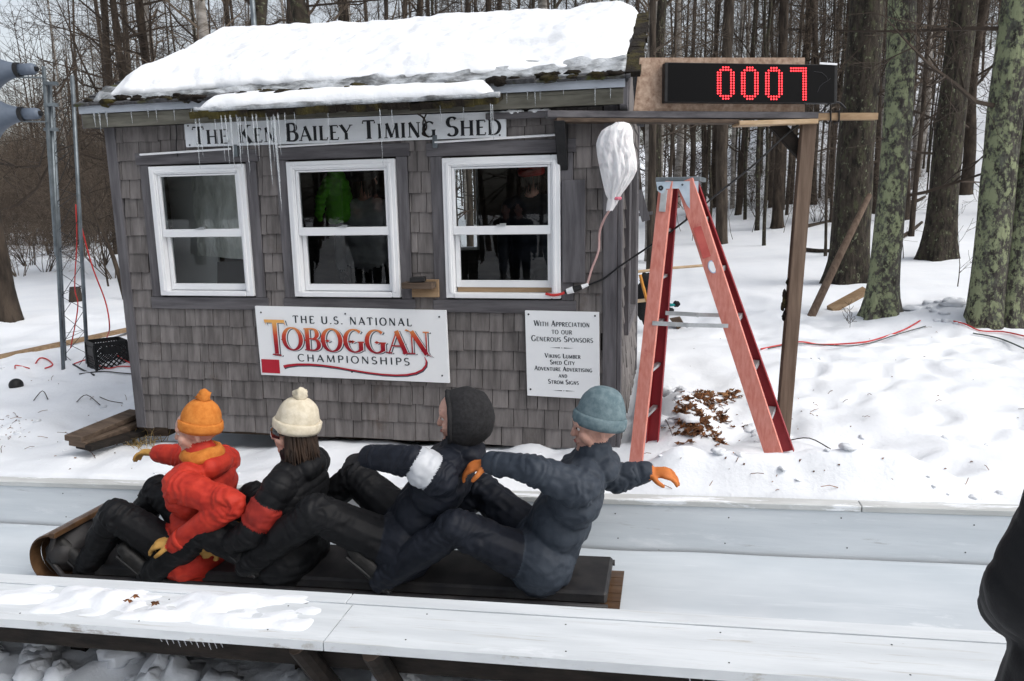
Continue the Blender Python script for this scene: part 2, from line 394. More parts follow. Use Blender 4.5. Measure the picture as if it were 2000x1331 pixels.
# sheathing behind the shingles: front around the openings, the other three walls, floor
mb = MB()
segs = [(XL+.02, WIN[0][0]+.03), (WIN[0][1]-.03, WIN[1][0]+.03), (WIN[1][1]-.03, WIN[2][0]+.03), (WIN[2][1]-.03, XR-.02)]
for a, b in segs: mb.box((a, YW, -.03), (b, YW+.09, ZT+.03))
for a, b, c, d in WIN:
    mb.box((a+.03, YW+.001, -.03), (b-.03, YW+.089, c+.03)); mb.box((a+.03, YW+.001, d-.03), (b-.03, YW+.089, ZT+.029))
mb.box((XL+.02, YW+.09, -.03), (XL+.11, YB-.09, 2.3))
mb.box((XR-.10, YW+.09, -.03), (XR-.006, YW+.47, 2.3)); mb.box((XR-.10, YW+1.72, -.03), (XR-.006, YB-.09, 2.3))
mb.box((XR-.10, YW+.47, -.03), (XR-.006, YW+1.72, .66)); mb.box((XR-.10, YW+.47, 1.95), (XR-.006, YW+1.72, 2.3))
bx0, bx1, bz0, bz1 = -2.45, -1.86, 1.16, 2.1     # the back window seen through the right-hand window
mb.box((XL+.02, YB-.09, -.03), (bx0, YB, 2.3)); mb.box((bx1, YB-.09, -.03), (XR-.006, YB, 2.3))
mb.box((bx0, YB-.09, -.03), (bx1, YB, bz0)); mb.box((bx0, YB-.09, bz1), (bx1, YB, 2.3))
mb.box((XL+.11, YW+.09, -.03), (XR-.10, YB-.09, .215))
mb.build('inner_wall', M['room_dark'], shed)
# gable triangles
mb = MB(); ZE, ZR = 2.28, 2.93; YM = (YW+YB)/2
for x in (XL+.02, XR-.006): mb = MB(); mb.prism([(x, YW, 2.30), (x, YB, 2.30), (x, YM, ZR-.05)], (-.08, 0, 0)); mb.build('gable', M['shingle'], shed)
# boards: corners, casings
def plank(name, mtl, lo, hi, tone, par=None):
    mb = MB(); mb.tone = tone; mb.box(lo, hi); return mb.build(name, mtl, par or shed, bevel=.003)
plank('corner_board', M['board'], (XL-.012, YW-.032, -.04), (XL+.072, YW-.002, ZT), .35); plank('corner_board', M['board'], (XR-.088, YW-.034, -.02), (XR+.002, YW-.003, ZT-.04), .7)
plank('corner_board', M['board'], (XR+.005, YW-.03, -.02), (XR+.030, YW+.075, 2.2), .6); plank('corner_board', M['board'], (XR+.005, YB-.1, -.02), (XR+.032, YB, 2.3), .6)
for i, (a, b, c, d) in enumerate(WIN):
    plank('side_casing', M['board'], (a-.085, YW-.030, c-.012), (a-.003, YW-.001, d+.012), .3+.2*i); plank('side_casing', M['board'], (b+.003, YW-.031, c-.012), (b+.080, YW-.002, d+.012), .5)
    plank('head_casing', M['board_h'], (a-.11, YW-.034, d+.014), (b+.10, YW-.002, d+.098), .35+.15*i); plank('sill_board', M['board_h'], (a-.10, YW-.033, c-.10), (b+.10, YW-.001, c-.014), .6-.1*i)
mb = MB(); mb.tone = .55; mb.box((-.679, YW-.048, 1.09), (-.53, YW-.025, 1.742)); mb.build('loose_board', M['board'], shed, bevel=.003)

# windows
for i, (a, b, c, d) in enumerate(WIN):
    mb = MB(); fw = .058; y0, y1 = YW-.052, YW+.035
    mb.box((a, y0, c), (a+fw, y1, d)); mb.box((b-fw, y0, c), (b, y1, d)); mb.box((a+fw, y0, d-fw), (b-fw, y1, d)); mb.box((a+fw, y0-.008, c), (b-fw, y1, c+.034))
    # the step on the frame's inner edge
    mb.box((a+.026, y0-.009, c+.034), (a+fw-.01, y0+.001, d-.026)); mb.box((b-fw+.01, y0-.009, c+.034), (b-.026, y0+.001, d-.026)); mb.box((a+fw-.01, y0-.009, d-fw+.01), (b-fw+.01, y0+.001, d-.026))
    fr = mb.build('window', M['white_vinyl'], shed, bevel=.004); fr['label'] = ['white sash window with pale sheeting behind the glass', 'white sash window with dark room and added green jacket behind', 'white sash window beside the loose grey board'][i]
    ia, ib, ic, idd = a+fw, b-fw, c+.034, d-fw; zm = (ic+idd)/2-.005+(.0 if i < 2 else 0); lift = .03 if i == 2 else 0
    def sash(x0, x1, z0, z1, y, t=.034, bt=.034, tp=.034):
        q = MB(); q.box((x0, y, z0), (x0+t, y+.03, z1)); q.box((x1-t, y, z0), (x1, y+.03, z1)); q.box((x0+t, y, z1-tp), (x1-t, y+.03, z1)); q.box((x0+t, y, z0), (x1-t, y+.03, z0+bt))
        so_ = q.build('sash', M['white_vinyl'], fr, bevel=.003)
        g = MB(); g.add([(x0+t, y+.015, z0+bt), (x1-t, y+.015, z0+bt), (x1-t, y+.015, z1-tp), (x0+t, y+.015, z1-tp)], [(0,1,2,3)])
        g.build('pane', M['glass'], fr, fixn=False)
    sash(ia+.002, ib-.002, zm-.02, idd-.002, YW-.042, .020, .042, .012)
    sash(ia+.003, ib-.003, ic+.004+lift, zm+.034, YW-.004, .030, .046, .03)
    q = MB(); q.box((ia+.002, YW-.046, zm-.022), (ib-.002, YW-.004, zm+.034)); q.build('meeting_rail', M['white_vinyl'], fr, bevel=.004)
    if i == 2:
        q = MB(); q.box((ia+.01, YW+.0, ic+.002), (ib-.01, YW+.025, ic+.034)); q.build('sill_gap', M['tanwood'], fr)
    q = MB(); q.box(((a+b)/2-.03, YW-.058, zm+.034), ((a+b)/2+.03, YW-.030, zm+.042)); q.box(((a+b)/2-.008, YW-.055, zm+.042), ((a+b)/2+.032, YW-.036, zm+.050)); q.build('latch', M['alu'], fr, bevel=.002)
# back window and right-hand side window
q = MB(); t = .03
q.box((bx0, YB-.07, bz0), (bx0+t, YB+.01, bz1)); q.box((bx1-t, YB-.07, bz0), (bx1, YB+.01, bz1)); q.box((bx0+t, YB-.07, bz0), (bx1-t, YB+.01, bz0+t)); q.box((bx0+t, YB-.07, bz1-t), (bx1-t, YB+.01, bz1))
bw = q.build('back_window', M['white_vinyl'], shed, bevel=.003)
g = MB(); g.add([(bx0+t, YB-.03, bz0+t), (bx1-t, YB-.03, bz0+t), (bx1-t, YB-.03, bz1-t), (bx0+t, YB-.03, bz1-t)], [(0,1,2,3)]); g.build('pane', M['glass'], bw, fixn=False)
q = MB(); u0, u1, k0, k1 = YW+.47, YW+1.72, .66, 1.95; x0, x1 = XR-.04, XR+.052
q.box((x0, u0, k0), (x1, u0+.07, k1)); q.box((x0, u1-.07, k0), (x1, u1, k1)); q.box((x0, u0+.07, k0), (x1, u1-.07, k0+.07)); q.box((x0, u0+.07, k1-.07), (x1, u1-.07, k1))
q.box((XR-.02, (u0+u1)/2-.03, k0+.07), (XR+.03, (u0+u1)/2+.03, k1-.07))
sw = q.build('side_window', M['board'], shed, bevel=.003)
g = MB(); g.add([(XR, u0+.07, k0+.07), (XR, u1-.07, k0+.07), (XR, u1-.07, k1-.07), (XR, u0+.07, k1-.07)], [(0,1,2,3)]); g.build('pane', M['glass'], sw, fixn=False)
# white rods and clips above the windows
for (xa, xb, zz, cx) in ((-3.70, -2.98, 2.0, -2.95), (-2.62, -1.73, 2.02, None), (-1.51, -.70, 2.012, -1.51)):
    q = MB(); q.tube([(xa, YW-.048, zz-.01), (xb, YW-.048, zz+.008)], .0075, 6); q.build('white_rod', M['white_vinyl'], shed)
    if cx is not None: q = MB(); q.box((cx-.015, YW-.052, zz-.045), (cx+.018, YW-.026, zz+.035)); q.build('rod_clip', M['galv'], shed, bevel=.002)

# roof: two deck slopes, drip edge, fascia, soffit boards, rake boards
EY, EZ = YW-.125, 2.335                           # front eave
RX0, RX1 = -4.095, -.262; TX0 = -3.95
RZ = 2.985; EYB = YB+.125
def roof_pt(x, s, o=0.0):                         # s: 0 at the eave, 1 at the ridge
    n = V((0, -(RZ-EZ), YM-EY)).normalized()
    return V((x, EY+(YM-EY)*s, EZ+(RZ-EZ)*s))+n*o
roof = None
mb = MB()
mb.hexa([V((RX0, EY, EZ)), V((RX1, EY, EZ)), V((RX1, YM, RZ)), V((TX0, YM, RZ)), V((RX0, EY, EZ-.025)), V((RX1, EY, EZ-.025)), V((RX1, YM, RZ-.025)), V((TX0, YM, RZ-.025))])
mb.hexa([V((RX0, EYB, EZ)), V((RX1, EYB, EZ)), V((RX1, YM+.002, RZ)), V((TX0, YM+.002, RZ)), V((RX0, EYB, EZ-.025)), V((RX1, EYB, EZ-.025)), V((RX1, YM+.002, RZ-.025)), V((TX0, YM+.002, RZ-.025))])
roof = mb.build('roof', M['asphalt_shingle'], shed)
mb = MB(); rng = random.Random(3)                 # ragged shingle tabs, visible along the eave and the rake
for row in range(9):
    s0 = row/9-.012; x = RX0-.01
    while x < RX1+.01:
        wd = rng.uniform(.10, .19); x2 = min(x+wd, RX1+.012); o1 = rng.uniform(.008, .022); s00 = s0-rng.uniform(.0, .016) if row else -.02-rng.uniform(0, .012)
        mb.hexa([roof_pt(x, s00, .004+o1), roof_pt(x2, s00, .004+o1+rng.uniform(-.004, .006)), roof_pt(x2, s0+.15, .006), roof_pt(x, s0+.15, .006), roof_pt(x, s00, .001), roof_pt(x2, s00, .001), roof_pt(x2, s0+.15, .001), roof_pt(x, s0+.15, .001)])
        x = x2+.004
        if x2 >= RX1+.01: break
mb.build('roof_tabs', M['asphalt_shingle'], roof)
mb = MB(); rng = random.Random(11)                # curled rake shingles on the right-hand edge
for k in range(24):
    s0 = k/24; p = roof_pt(RX1+.01, s0, .012); q = roof_pt(RX1+.01, s0+.05, .016)
    mb.beam(p+V((rng.uniform(0,.03), 0, 0)), q+V((rng.uniform(0,.03), 0, 0)), .09, rng.uniform(.016, .034), (0, -.44, .9))
mb.build('rake_edge', M['moss'], roof)
rng = random.Random(4)
for k in range(60):
    mb = MB()
    x = rng.choice((rng.uniform(RX0, -3.0), rng.uniform(RX0, RX1), rng.uniform(-1.1, RX1))); s = rng.uniform(-.015, .05)
    mb.ball(roof_pt(x, s, .012), rng.uniform(.018, .055), 6, (1.25, 1, .5), .6); mb.build('moss_clump', M['moss'], roof, smooth=True)
mb = MB(); mb.box((RX0+.01, EY-.012, EZ-.060), (RX1-.02, EY-.004, EZ-.006)); mb.build('drip_edge', M['flash'], roof)
mb = MB(); mb.tone = .4
mb.box((RX0+.02, EY+.0, EZ-.155), (RX1-.03, EY+.025, EZ-.062)); mb.tone = .2; mb.box((RX0+.02, EY-.003, EZ-.088), (RX1-.03, EY+.001, EZ-.066))
M['fascia'] = mat('mossy_fascia', (.075,.072,.058), (.15,.145,.12), .85, (3,18,18), .4, (5,60,60), bdist=.004)
mb.build('fascia', M['fascia'], roof, bevel=.002)
mb = MB(); mb.box((RX0+.02, EY+.026, EZ-.150), (RX1-.05, YW-.001, EZ-.135)); mb.build('soffit', M['darkwood'], roof)
mb = MB(); mb.tone = .7
for (xa, xb) in ((RX1-.045, RX1-.006), (RX0+.012, RX0+.045)):
    mb.hexa([V((xa, EY+.002, EZ-.16)), V((xb, EY+.002, EZ-.16)), V((xb, YM, RZ-.165)), V((xa, YM, RZ-.165)), V((xa, EY+.002, EZ-.028)), V((xb, EY+.002, EZ-.028)), V((xb, YM, RZ-.03)), V((xa, YM, RZ-.03))])
mb.hexa([V((RX1-.055, EY+.03, EZ-.15)), V((RX1-.008, EY+.03, EZ-.15)), V((RX1-.008, YW+.12, EZ-.27)), V((RX1-.055, YW+.12, EZ-.27)), V((RX1-.055, EY+.03, EZ-.05)), V((RX1-.008, EY+.03, EZ-.05)), V((RX1-.008, YW+.12, EZ-.06)), V((RX1-.055, YW+.12, EZ-.06))])
mb.build('rake_board', M['board'], roof, bevel=.002)
# snow on the roof
def snow_slab(name, par, mtl, nx, ns_, fx, fo, back=True, seed=0):
    vs = []; fs = []
    for j in range(ns_+1):
        for i in range(nx+1):
            vs.append(fo(i/nx, j/ns_, True))
    top = len(vs)
    for j in range(ns_+1):
        for i in range(nx+1):
            vs.append(fo(i/nx, j/ns_, False))
    W_ = nx+1
    for j in range(ns_):
        for i in range(nx):
            fs.append((j*W_+i, j*W_+i+1, (j+1)*W_+i+1, (j+1)*W_+i)); fs.append((top+j*W_+i, top+(j+1)*W_+i, top+(j+1)*W_+i+1, top+j*W_+i+1))
    for i in range(nx): fs.append((i, top+i, top+i+1, i+1)); k = ns_*W_; fs.append((k+i, k+i+1, top+k+i+1, top+k+i))
    for j in range(ns_): fs.append((j*W_, (j+1)*W_, top+(j+1)*W_, top+j*W_)); fs.append((j*W_+nx, top+j*W_+nx, top+(j+1)*W_+nx, (j+1)*W_+nx))
    q = MB(); q.add(vs, fs); return q.build(name, mtl, par, smooth=True)
def roofsnow(u, s, up):
    ed = min(u*3.7, (1-u)*3.7)                    # metres from the slab's sides
    x0 = -3.985+.10*s+.035*noise.noise(V((s*7, 3, 0)))+.06*(1-s)**8; x1 = -.268-.035*(1-s)+.014*noise.noise(V((s*9, 8, 0)))
    x = x0+(x1-x0)*u
    low = .085+.024*noise.noise(V((x*2.2, 1, 0)))+.014*noise.noise(V((x*7, 5, 0)))-.03*sstep(-2.6, -3.9, x)+.025*sstep(-.9, -.3, x)
    s2 = low+(1.10-low)*s
    th = .125+.018*noise.noise(V((x*1.3, s*2, 0)))+.012*noise.noise(V((x*3.8, s*5, 2)))+.0045*noise.noise(V((x*26, s*36, 3)))+.034*noise.noise(V((x*1.9, s*2.6, 11)))+.012*noise.noise(V((x*8, s*11, 4)))-.038*sstep(.30, .25, s+.05*noise.noise(V((x*1.3, 0, 5))))*sstep(-2.6, -1.2, x)
    th *= min(1, (ed/.16))**.45 if ed < .16 else 1
    dl = (s2-low)*1.47
    th *= (.42+.58*min(1, dl/.22)**.6) if dl < .22 else 1
    th += .012*noise.noise(V((x*9, s*14, 7)))
    p = roof_pt(x, min(s2, 1.0), max(th, .03) if up else .008)
    if s2 > 1: p = roof_pt(x, 1.0, max(th, .03) if up else .008)+V((0, (s2-1)*1.6, -.10*(s2-1)*8*(.5 if up else 1)))
    return p
snow_slab('roof_snow', roof, M['roof_snow'], 300, 90, None, roofsnow)
def slush(u, s, up):                              # grey melting edge below the white snow
    x = -4.0+u*(-.285+4.0); lo_ = .020+.018*noise.noise(V((x*4, 2, 0)))+.012*noise.noise(V((x*11, 2, 0))); s2 = lo_+(.15-lo_)*s
    th = .022+.040*s+.020*noise.noise(V((x*6, s*3, 0)))+.008*noise.noise(V((x*17, s*6, 0)))
    return roof_pt(x, s2, max(.012, th) if up else .004)
snow_slab('melting_snow', roof, M['slush'], 200, 10, None, slush)

# small awning over the name board
AX0, AX1, AY = -3.04, -1.085, 4.50
def awn(x, s, o=0):
    return V((x, AY+(YW-.13-AY)*s, 2.222+(2.275-2.222)*s+o))
mb = MB(); n = 30
for k in range(n):
    xa = AX0-.05+(AX1+.05-AX0+.05)*k/n; xb = AX0-.05+(AX1+.05-AX0+.05)*(k+1)/n+.002; dz = rng.uniform(-.010, .006); dy = rng.uniform(-.014, .012)
    mb.hexa([awn(xa, 0, dz)+V((0,dy,0)), awn(xb, 0, dz)+V((0,dy,0)), awn(xb, 1.5), awn(xa, 1.5), awn(xa, 0, dz-.040)+V((0,dy+.01,0)), awn(xb, 0, dz-.040)+V((0,dy+.01,0)), awn(xb, 1.5, -.035), awn(xa, 1.5, -.035)])
aw = mb.build('awning', M['moss'], shed)
def awsnow(u, s, up):
    x = AX0+.03*noise.noise(V((s*5, 9, 0)))+u*(AX1-AX0); ed = min(u, 1-u)*2
    s2 = .05*noise.noise(V((x*6, 4, 0)))+.10+s*1.15
    th = .085+.012*noise.noise(V((x*3, s, 0)))+.010*noise.noise(V((x*9, s*3, 0)))
    th *= min(1, ed/.07)**.5 if ed < .07 else 1
    th *= .45+.55*min(1, s/.25)**.5
    return awn(x, s2, max(.02, th) if up else .002)
snow_slab('awning_snow', aw, M['roof_snow'], 110, 14, None, awsnow)
def awslush(u, s, up):
    x = AX0-.02+u*(AX1-AX0+.09); s2 = .0+.03*noise.noise(V((x*9, 1, 0)))+s*.22
    return awn(x, s2, (.026+.014*noise.noise(V((x*8, s, 0)))) if up else .001)
snow_slab('awning_slush', aw, M['slush'], 110, 5, None, awslush)
# snow-dusted batten between the sign and the beam
mb = MB(); mb.box((-1.16, YW-.075, 2.128), (-.74, YW-.028, 2.166)); bt = mb.build('batten', M['board_h'], shed, bevel=.003)
mb = MB()
for (x, s) in ((-.99, .03), (-.95, .026), (-.84, .03), (-.78, .024), (-1.05, .018)): mb.ball((x, YW-.055, 2.168), s, 6, (1.5, .8, .55), .5)
mb.build('snow_bits', M['roof_snow'], bt, smooth=True)

# icicles
def icicle(p, L, r):
    q = MB(); pts = []; rad = []
    nseg = max(4, int(L/.03))
    for k in range(nseg+1):
        t = k/nseg; pts.append(V(p)+V((.004*noise.noise(V((p[0]*30, t*4, 0)))+.012*L*t, .003*noise.noise(V((p[0]*30, t*4, 5))), -L*t)))
        rad.append(max(.001, .8*r*(1-t)**.7*(1+.22*noise.noise(V((p[0]*50, k*.8, 0))))))
    q.tube(pts, rad, 7); return q.build('icicle', M['ice'], shed, smooth=True)
for (px, py0, py1, r) in ((381, 226, 322, .007), (389, 226, 300, .006), (419, 228, 285, .004), (432, 228, 312, .006), (440, 228, 318, .0075), (449, 226, 322, .009), (463, 226, 322, .010), (468, 228, 300, .006),
                          (478, 226, 335, .0075), (493, 226, 300, .006), (500, 226, 312, .006), (521, 225, 360, .010), (535, 225, 405, .0135), (529, 225, 320, .007), (543, 224, 300, .006), (556, 224, 270, .005), (575, 224, 262, .004),
                          (640, 222, 280, .004), (742, 218, 318, .0045), (765, 216, 250, .004), (860, 210, 240, .004), (905, 208, 235, .004), (958, 206, 262, .006), (962, 207, 272, .004)):
    p = onY(px, py0, AY+.01); L = (py1-py0)/290.
    icicle((p.x, p.y, 2.196), L, r)
for (px, L, r) in ((181, .10, .008), (191, .13, .008), (205, .10, .009), (254, .09, .005), (287, .05, .005), (303, .08, .005), (338, .08, .005), (372, .07, .004), (990, .07, .004), (1045, .10, .006), (1055, .06, .004), (1100, .04, .003), (1162, .11, .006), (1192, .07, .005), (1030, .05, .004)):
    p = onY(px, 200, EY-.012); icicle((p.x, EY-.012, EZ-.055), L, r)

# what shows inside the shed
M['room_white'] = mat('pale_panel', (.55,.56,.55), None, .7)
def sheet_mat():
    mt = mat('plastic_sheet', (.50,.52,.48), (.80,.82,.78), .22, (9,9,3), 1.0, (13,13,5), bdist=.05, spec=.6); return mt
M['sheet'] = sheet_mat()
q = MB(); vs = []; nx_, nz_ = 40, 40
for j in range(nz_+1):
    for i in range(nx_+1):
        x = -3.62+.80*i/nx_; z = 1.245+.78*j/nz_-.06*(i/nx_)*(1-j/nz_)
        vs.append((x, YW+.40+.04*noise.noise(V((x*7, z*2.2, 0)))+.02*noise.noise(V((x*19, z*5, 3))), z))
q.add(vs, [(j*(nx_+1)+i, j*(nx_+1)+i+1, (j+1)*(nx_+1)+i+1, (j+1)*(nx_+1)+i) for j in range(nz_) for i in range(nx_)])
single(q, 'plastic_sheet', M['sheet'], 'crinkled clear sheeting hung inside behind the leftmost window', 'sheet', (-3.2, YW+.40, 1.2), smooth=True, fixn=False)  # the pale sheet also carries the grey reflection of this pane
q = MB(); q.box((-3.84, YW+.42, .55), (-3.46, YW+.44, 1.95)); single(q, 'wall_panel', M['room_white'], 'pale panel standing inside the shed behind the plastic sheeting', 'panel', (-3.4, YW+.75, .55))
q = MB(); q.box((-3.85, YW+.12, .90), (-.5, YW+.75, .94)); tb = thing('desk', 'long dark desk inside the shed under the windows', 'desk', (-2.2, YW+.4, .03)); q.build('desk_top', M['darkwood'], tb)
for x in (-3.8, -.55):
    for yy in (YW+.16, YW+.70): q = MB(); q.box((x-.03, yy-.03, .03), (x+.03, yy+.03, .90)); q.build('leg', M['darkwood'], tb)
t_ = thing('laptop', 'open black laptop on the desk behind the leftmost window', 'laptop', (-3.2, YW+.45, .94))
q = MB(); q.box((-3.44, YW+.14, .942), (-3.06, YW+.32, .962)); q.build('keyboard', M['black'], t_, bevel=.004)
q = MB(); q.beam((-3.25, YW+.325, .962), (-3.25, YW+.365, 1.20), .36, .012, (0, -1, .2)); q.build('display_lid', M['black'], t_)
q = MB(); q.beam((-3.0, YW+.16, .944), (-2.85, YW+.28, .948), .21, .004); single(q, 'paper', M['room_white'], 'sheet of white paper on the desk behind the leftmost window', 'paper', (-2.92, YW+.22, .942))

# ------------------------------------------------------------------ lettering: strokes of a broad-nibbed pen
def arc(cx, cy, rx, ry, a0, a1, n=14):
    return [(cx+rx*math.cos(R(a0+(a1-a0)*i/n)), cy+ry*math.sin(R(a0+(a1-a0)*i/n))) for i in range(n+1)]
def sA(w): return None
# kind: k thick, t thin, c by direction; serif flags: start/end
GL = {
 'A': (.74, [('t', [(.06,0),(.38,1)], 's'), ('k', [(.36,1),(.68,0)], 'e'), ('t', [(.17,.34),(.57,.34)], '')]),
 'B': (.64, [('k', [(.15,0),(.15,1)], 'se'), ('c', [(.15,.98),(.34,.98)]+arc(.34,.755,.19,.225,90,-90)+[(.15,.53)], ''), ('c', [(.15,.53),(.36,.53)]+arc(.36,.275,.22,.255,90,-90)+[(.15,.02)], '')]),
 'C': (.72, [('c', arc(.42,.5,.34,.5,48,312,26), '')]),
 'D': (.76, [('k', [(.15,0),(.15,1)], 'se'), ('c', [(.15,.98),(.30,.98)]+arc(.30,.5,.38,.48,90,-90,20)+[(.15,.02)], '')]),
 'E': (.60, [('k', [(.15,0),(.15,1)], 'se'), ('t', [(.15,.975),(.52,.975),(.54,.84)], ''), ('t', [(.15,.52),(.42,.52)], ''), ('t', [(.15,.025),(.54,.025),(.57,.18)], '')]),
 'G': (.78, [('c', arc(.42,.5,.34,.5,48,318,26), ''), ('k', [(.66,.42),(.66,.08)], 's')]),
 'H': (.80, [('k', [(.15,0),(.15,1)], 'se'), ('k', [(.65,0),(.65,1)], 'se'), ('t', [(.15,.52),(.65,.52)], '')]),
 'I': (.30, [('k', [(.15,0),(.15,1)], 'se')]),
 'K': (.72, [('k', [(.15,0),(.15,1)], 'se'), ('t', [(.17,.42),(.60,1)], 'e'), ('k', [(.31,.60),(.66,0)], 'e')]),
 'L': (.56, [('k', [(.15,0),(.15,1)], 'se'), ('t', [(.15,.025),(.50,.025),(.54,.2)], '')]),
 'M': (.92, [('t', [(.12,0),(.17,1)], 's'), ('k', [(.17,1),(.46,.05)], ''), ('t', [(.46,.05),(.75,1)], ''), ('k', [(.75,1),(.80,0)], 'e')]),
 'N': (.80, [('t', [(.14,0),(.14,1)], 's'), ('k', [(.14,1),(.66,0)], ''), ('t', [(.66,0),(.66,1)], 'e')]),
 'O': (.80, [('c', arc(.40,.5,.33,.5,90,450,32), '')]),
 'P': (.62, [('k', [(.15,0),(.15,1)], 'se'), ('c', [(.15,.98),(.34,.98)]+arc(.34,.72,.22,.26,90,-90)+[(.15,.46)], '')]),
 'R': (.70, [('k', [(.15,0),(.15,1)], 'se'), ('c', [(.15,.98),(.34,.98)]+arc(.34,.735,.21,.245,90,-90)+[(.15,.49)], ''), ('k', [(.34,.49),(.64,0)], 'e')]),
 'S': (.58, [('c', arc(.29,.74,.20,.25,35,270,16)[:-1]+arc(.28,.255,.215,.245,90,-150,16), '')]),
 'T': (.68, [('k', [(.34,0),(.34,1)], 's'), ('t', [(.05,.83),(.07,.975),(.61,.975),(.63,.83)], '')]),
 'U': (.78, [('c', [(.15,1),(.15,.32)]+arc(.40,.32,.25,.32,180,360)+[(.65,1)], 'se')]),
 'V': (.74, [('k', [(.06,1),(.38,0)], 's'), ('t', [(.38,0),(.68,1)], 'e')]),
 'W': (1.04, [('k', [(.05,1),(.30,0)], 's'), ('t', [(.30,0),(.53,1)], ''), ('k', [(.53,1),(.78,0)], ''), ('t', [(.78,0),(1.0,1)], 'e')]),
 'Y': (.72, [('k', [(.05,1),(.36,.46)], 's'), ('t', [(.36,.46),(.66,1)], 'e'), ('k', [(.36,.46),(.36,0)], 'e')]),
 '.': (.26, [('k', [(.13,0),(.13,.12)], '')]), ',': (.22, [('k', [(.1,.1),(.06,-.1)], '')]), ' ': (.34, []),
}
def write(mb, text, place, h, thick=.15, thin=.05, serif=True, small=.78, spacing=.07, spread=None):
    """place(u, v, o): u along the line, v up from the baseline; returns the width. lower-case letters come out as small capitals"""
    def width():
        return sum((GL[c.upper()][0]*(small if c.islower() else 1)+spacing)*h for c in text)-spacing*h
    wtot = width(); sx = 1.0
    if spread: sx = spread/wtot; wtot = spread
    u0 = 0.; lay = 0
    for c in text:
        g = GL[c.upper()]; k = h*(small if c.islower() else 1)
        for kind, pts, fl in g[1]:
            pts = [(p[0]*k*sx, p[1]*k) for p in pts]; n = len(pts); T, t = thick*k, thin*k
            dirs = []
            for i in range(n):
                a = pts[max(i-1, 0)]; b = pts[min(i+1, n-1)]; d = (b[0]-a[0], b[1]-a[1]); L = math.hypot(*d) or 1e-9; dirs.append((d[0]/L, d[1]/L))
            lft, rgt = [], []
            for i in range(n):
                d = dirs[i]
                wd = T if kind == 'k' else t if kind == 't' else t+(T-t)*abs(d[1])**1.6
                if kind == 't' and n > 2 and abs(d[1]) > .8: wd = t*1.2
                nx_, ny_ = -d[1], d[0]
                lft.append((pts[i][0]+nx_*wd/2, pts[i][1]+ny_*wd/2)); rgt.append((pts[i][0]-nx_*wd/2, pts[i][1]-ny_*wd/2))
            o = .0012+.00012*(lay % 7); lay += 1
            vs = [place(u0+p[0], p[1], o) for p in lft]+[place(u0+p[0], p[1], o) for p in rgt]
            mb.add(vs, [(i, i+n, i+1+n, i+1) for i in range(n-1)])
            if serif:
                for q, f in ((0, 's'), (-1, 'e')):
                    if f in fl:
                        x, y = pts[q]; ww = .125*k*(1 if kind != 't' else .9)*sx; hh = .028*k; y = y+hh if y < .5*k else y-hh; o = .0012+.00012*(lay % 7); lay += 1
                        mb.add([place(u0+x-ww, y-hh, o), place(u0+x+ww, y-hh, o), place(u0+x+ww, y+hh, o), place(u0+x-ww, y+hh, o)], [(0,1,2,3)])
        u0 += (g[0]*(small if c.islower() else 1)+spacing)*h*sx
    return wtot
def board_frame(tl, tr, bl):
    """a place() function on the sign's face: x from its left edge, v down from its top"""
    tl, tr, bl = V(tl), V(tr), V(bl); ex = (tr-tl).normalized(); ez = (tl-bl).normalized(); nn = ex.cross(ez)
    if nn.y > 0: nn = -nn
    return lambda x, v, o=0: tl+ex*x-ez*v+nn*o
M['sign_white'] = mat('sign_white', (.82,.84,.86), (.86,.88,.895), .35, (3,3,3), spec=.4)
M['ink'] = mat('black_lettering', (.012,.013,.016), None, .5)
M['ink_blue'] = mat('dark_lettering', (.012,.022,.03), None, .5)
M['shadow_ink'] = mat('slate_lettering', (.06,.085,.11), None, .5)
M['crimson'] = mat('crimson_print', (.40,.010,.025), (.46,.016,.035), .45, (4,4,4))
M['screw'] = mat('screw', (.03,.035,.04), None, .5, metal=.6)
def screws(mb, pl, pts):
    for (x, v) in pts:
        c = pl(x, v, .0); mb.lathe(c, pl(0,0,1)-pl(0,0,0), [(0, .0065), (.003, .006), (.0035, 0.0005)], 8)

# name board
M['sign_grey'] = mat('old_sign_board', (.66,.69,.72), (.76,.79,.82), .5, (3,9,9), extra=[((.42,.43,.42), (2,8,8), .62, .75)])
yb = YW-.05
tl, tr, bl = V((-3.325, yb, 2.188)), V((-1.035, yb, 2.150)), V((-3.325, yb, 2.030))
tr = V((-1.035, yb, 2.176)); br = V((-1.035, yb, 2.018))
t = thing('name_board', 'long pale board with dark serif capitals naming the shed, hung with icicles', 'sign', ((tl+br)/2))
q = MB(); q.hexa([tl, tr, br, bl, tl+V((0,.022,0)), tr+V((0,.022,0)), br+V((0,.022,0)), bl+V((0,.022,0))]); q.build('panel', M['sign_grey'], t)
pl = board_frame(tl, tr, bl); q = MB()
write(q, 'The Ken Bailey Timing Shed', lambda u, v, o: pl(.055+u, .142-v, o), .118, .225, .08, spread=2.205, small=.80)
q.build('lettering', M['ink'], t, fixn=False); q = MB(); screws(q, pl, [(2.25, .145), (.03, .145), (.03, .015)]); q.build('screw_heads', M['screw'], t)

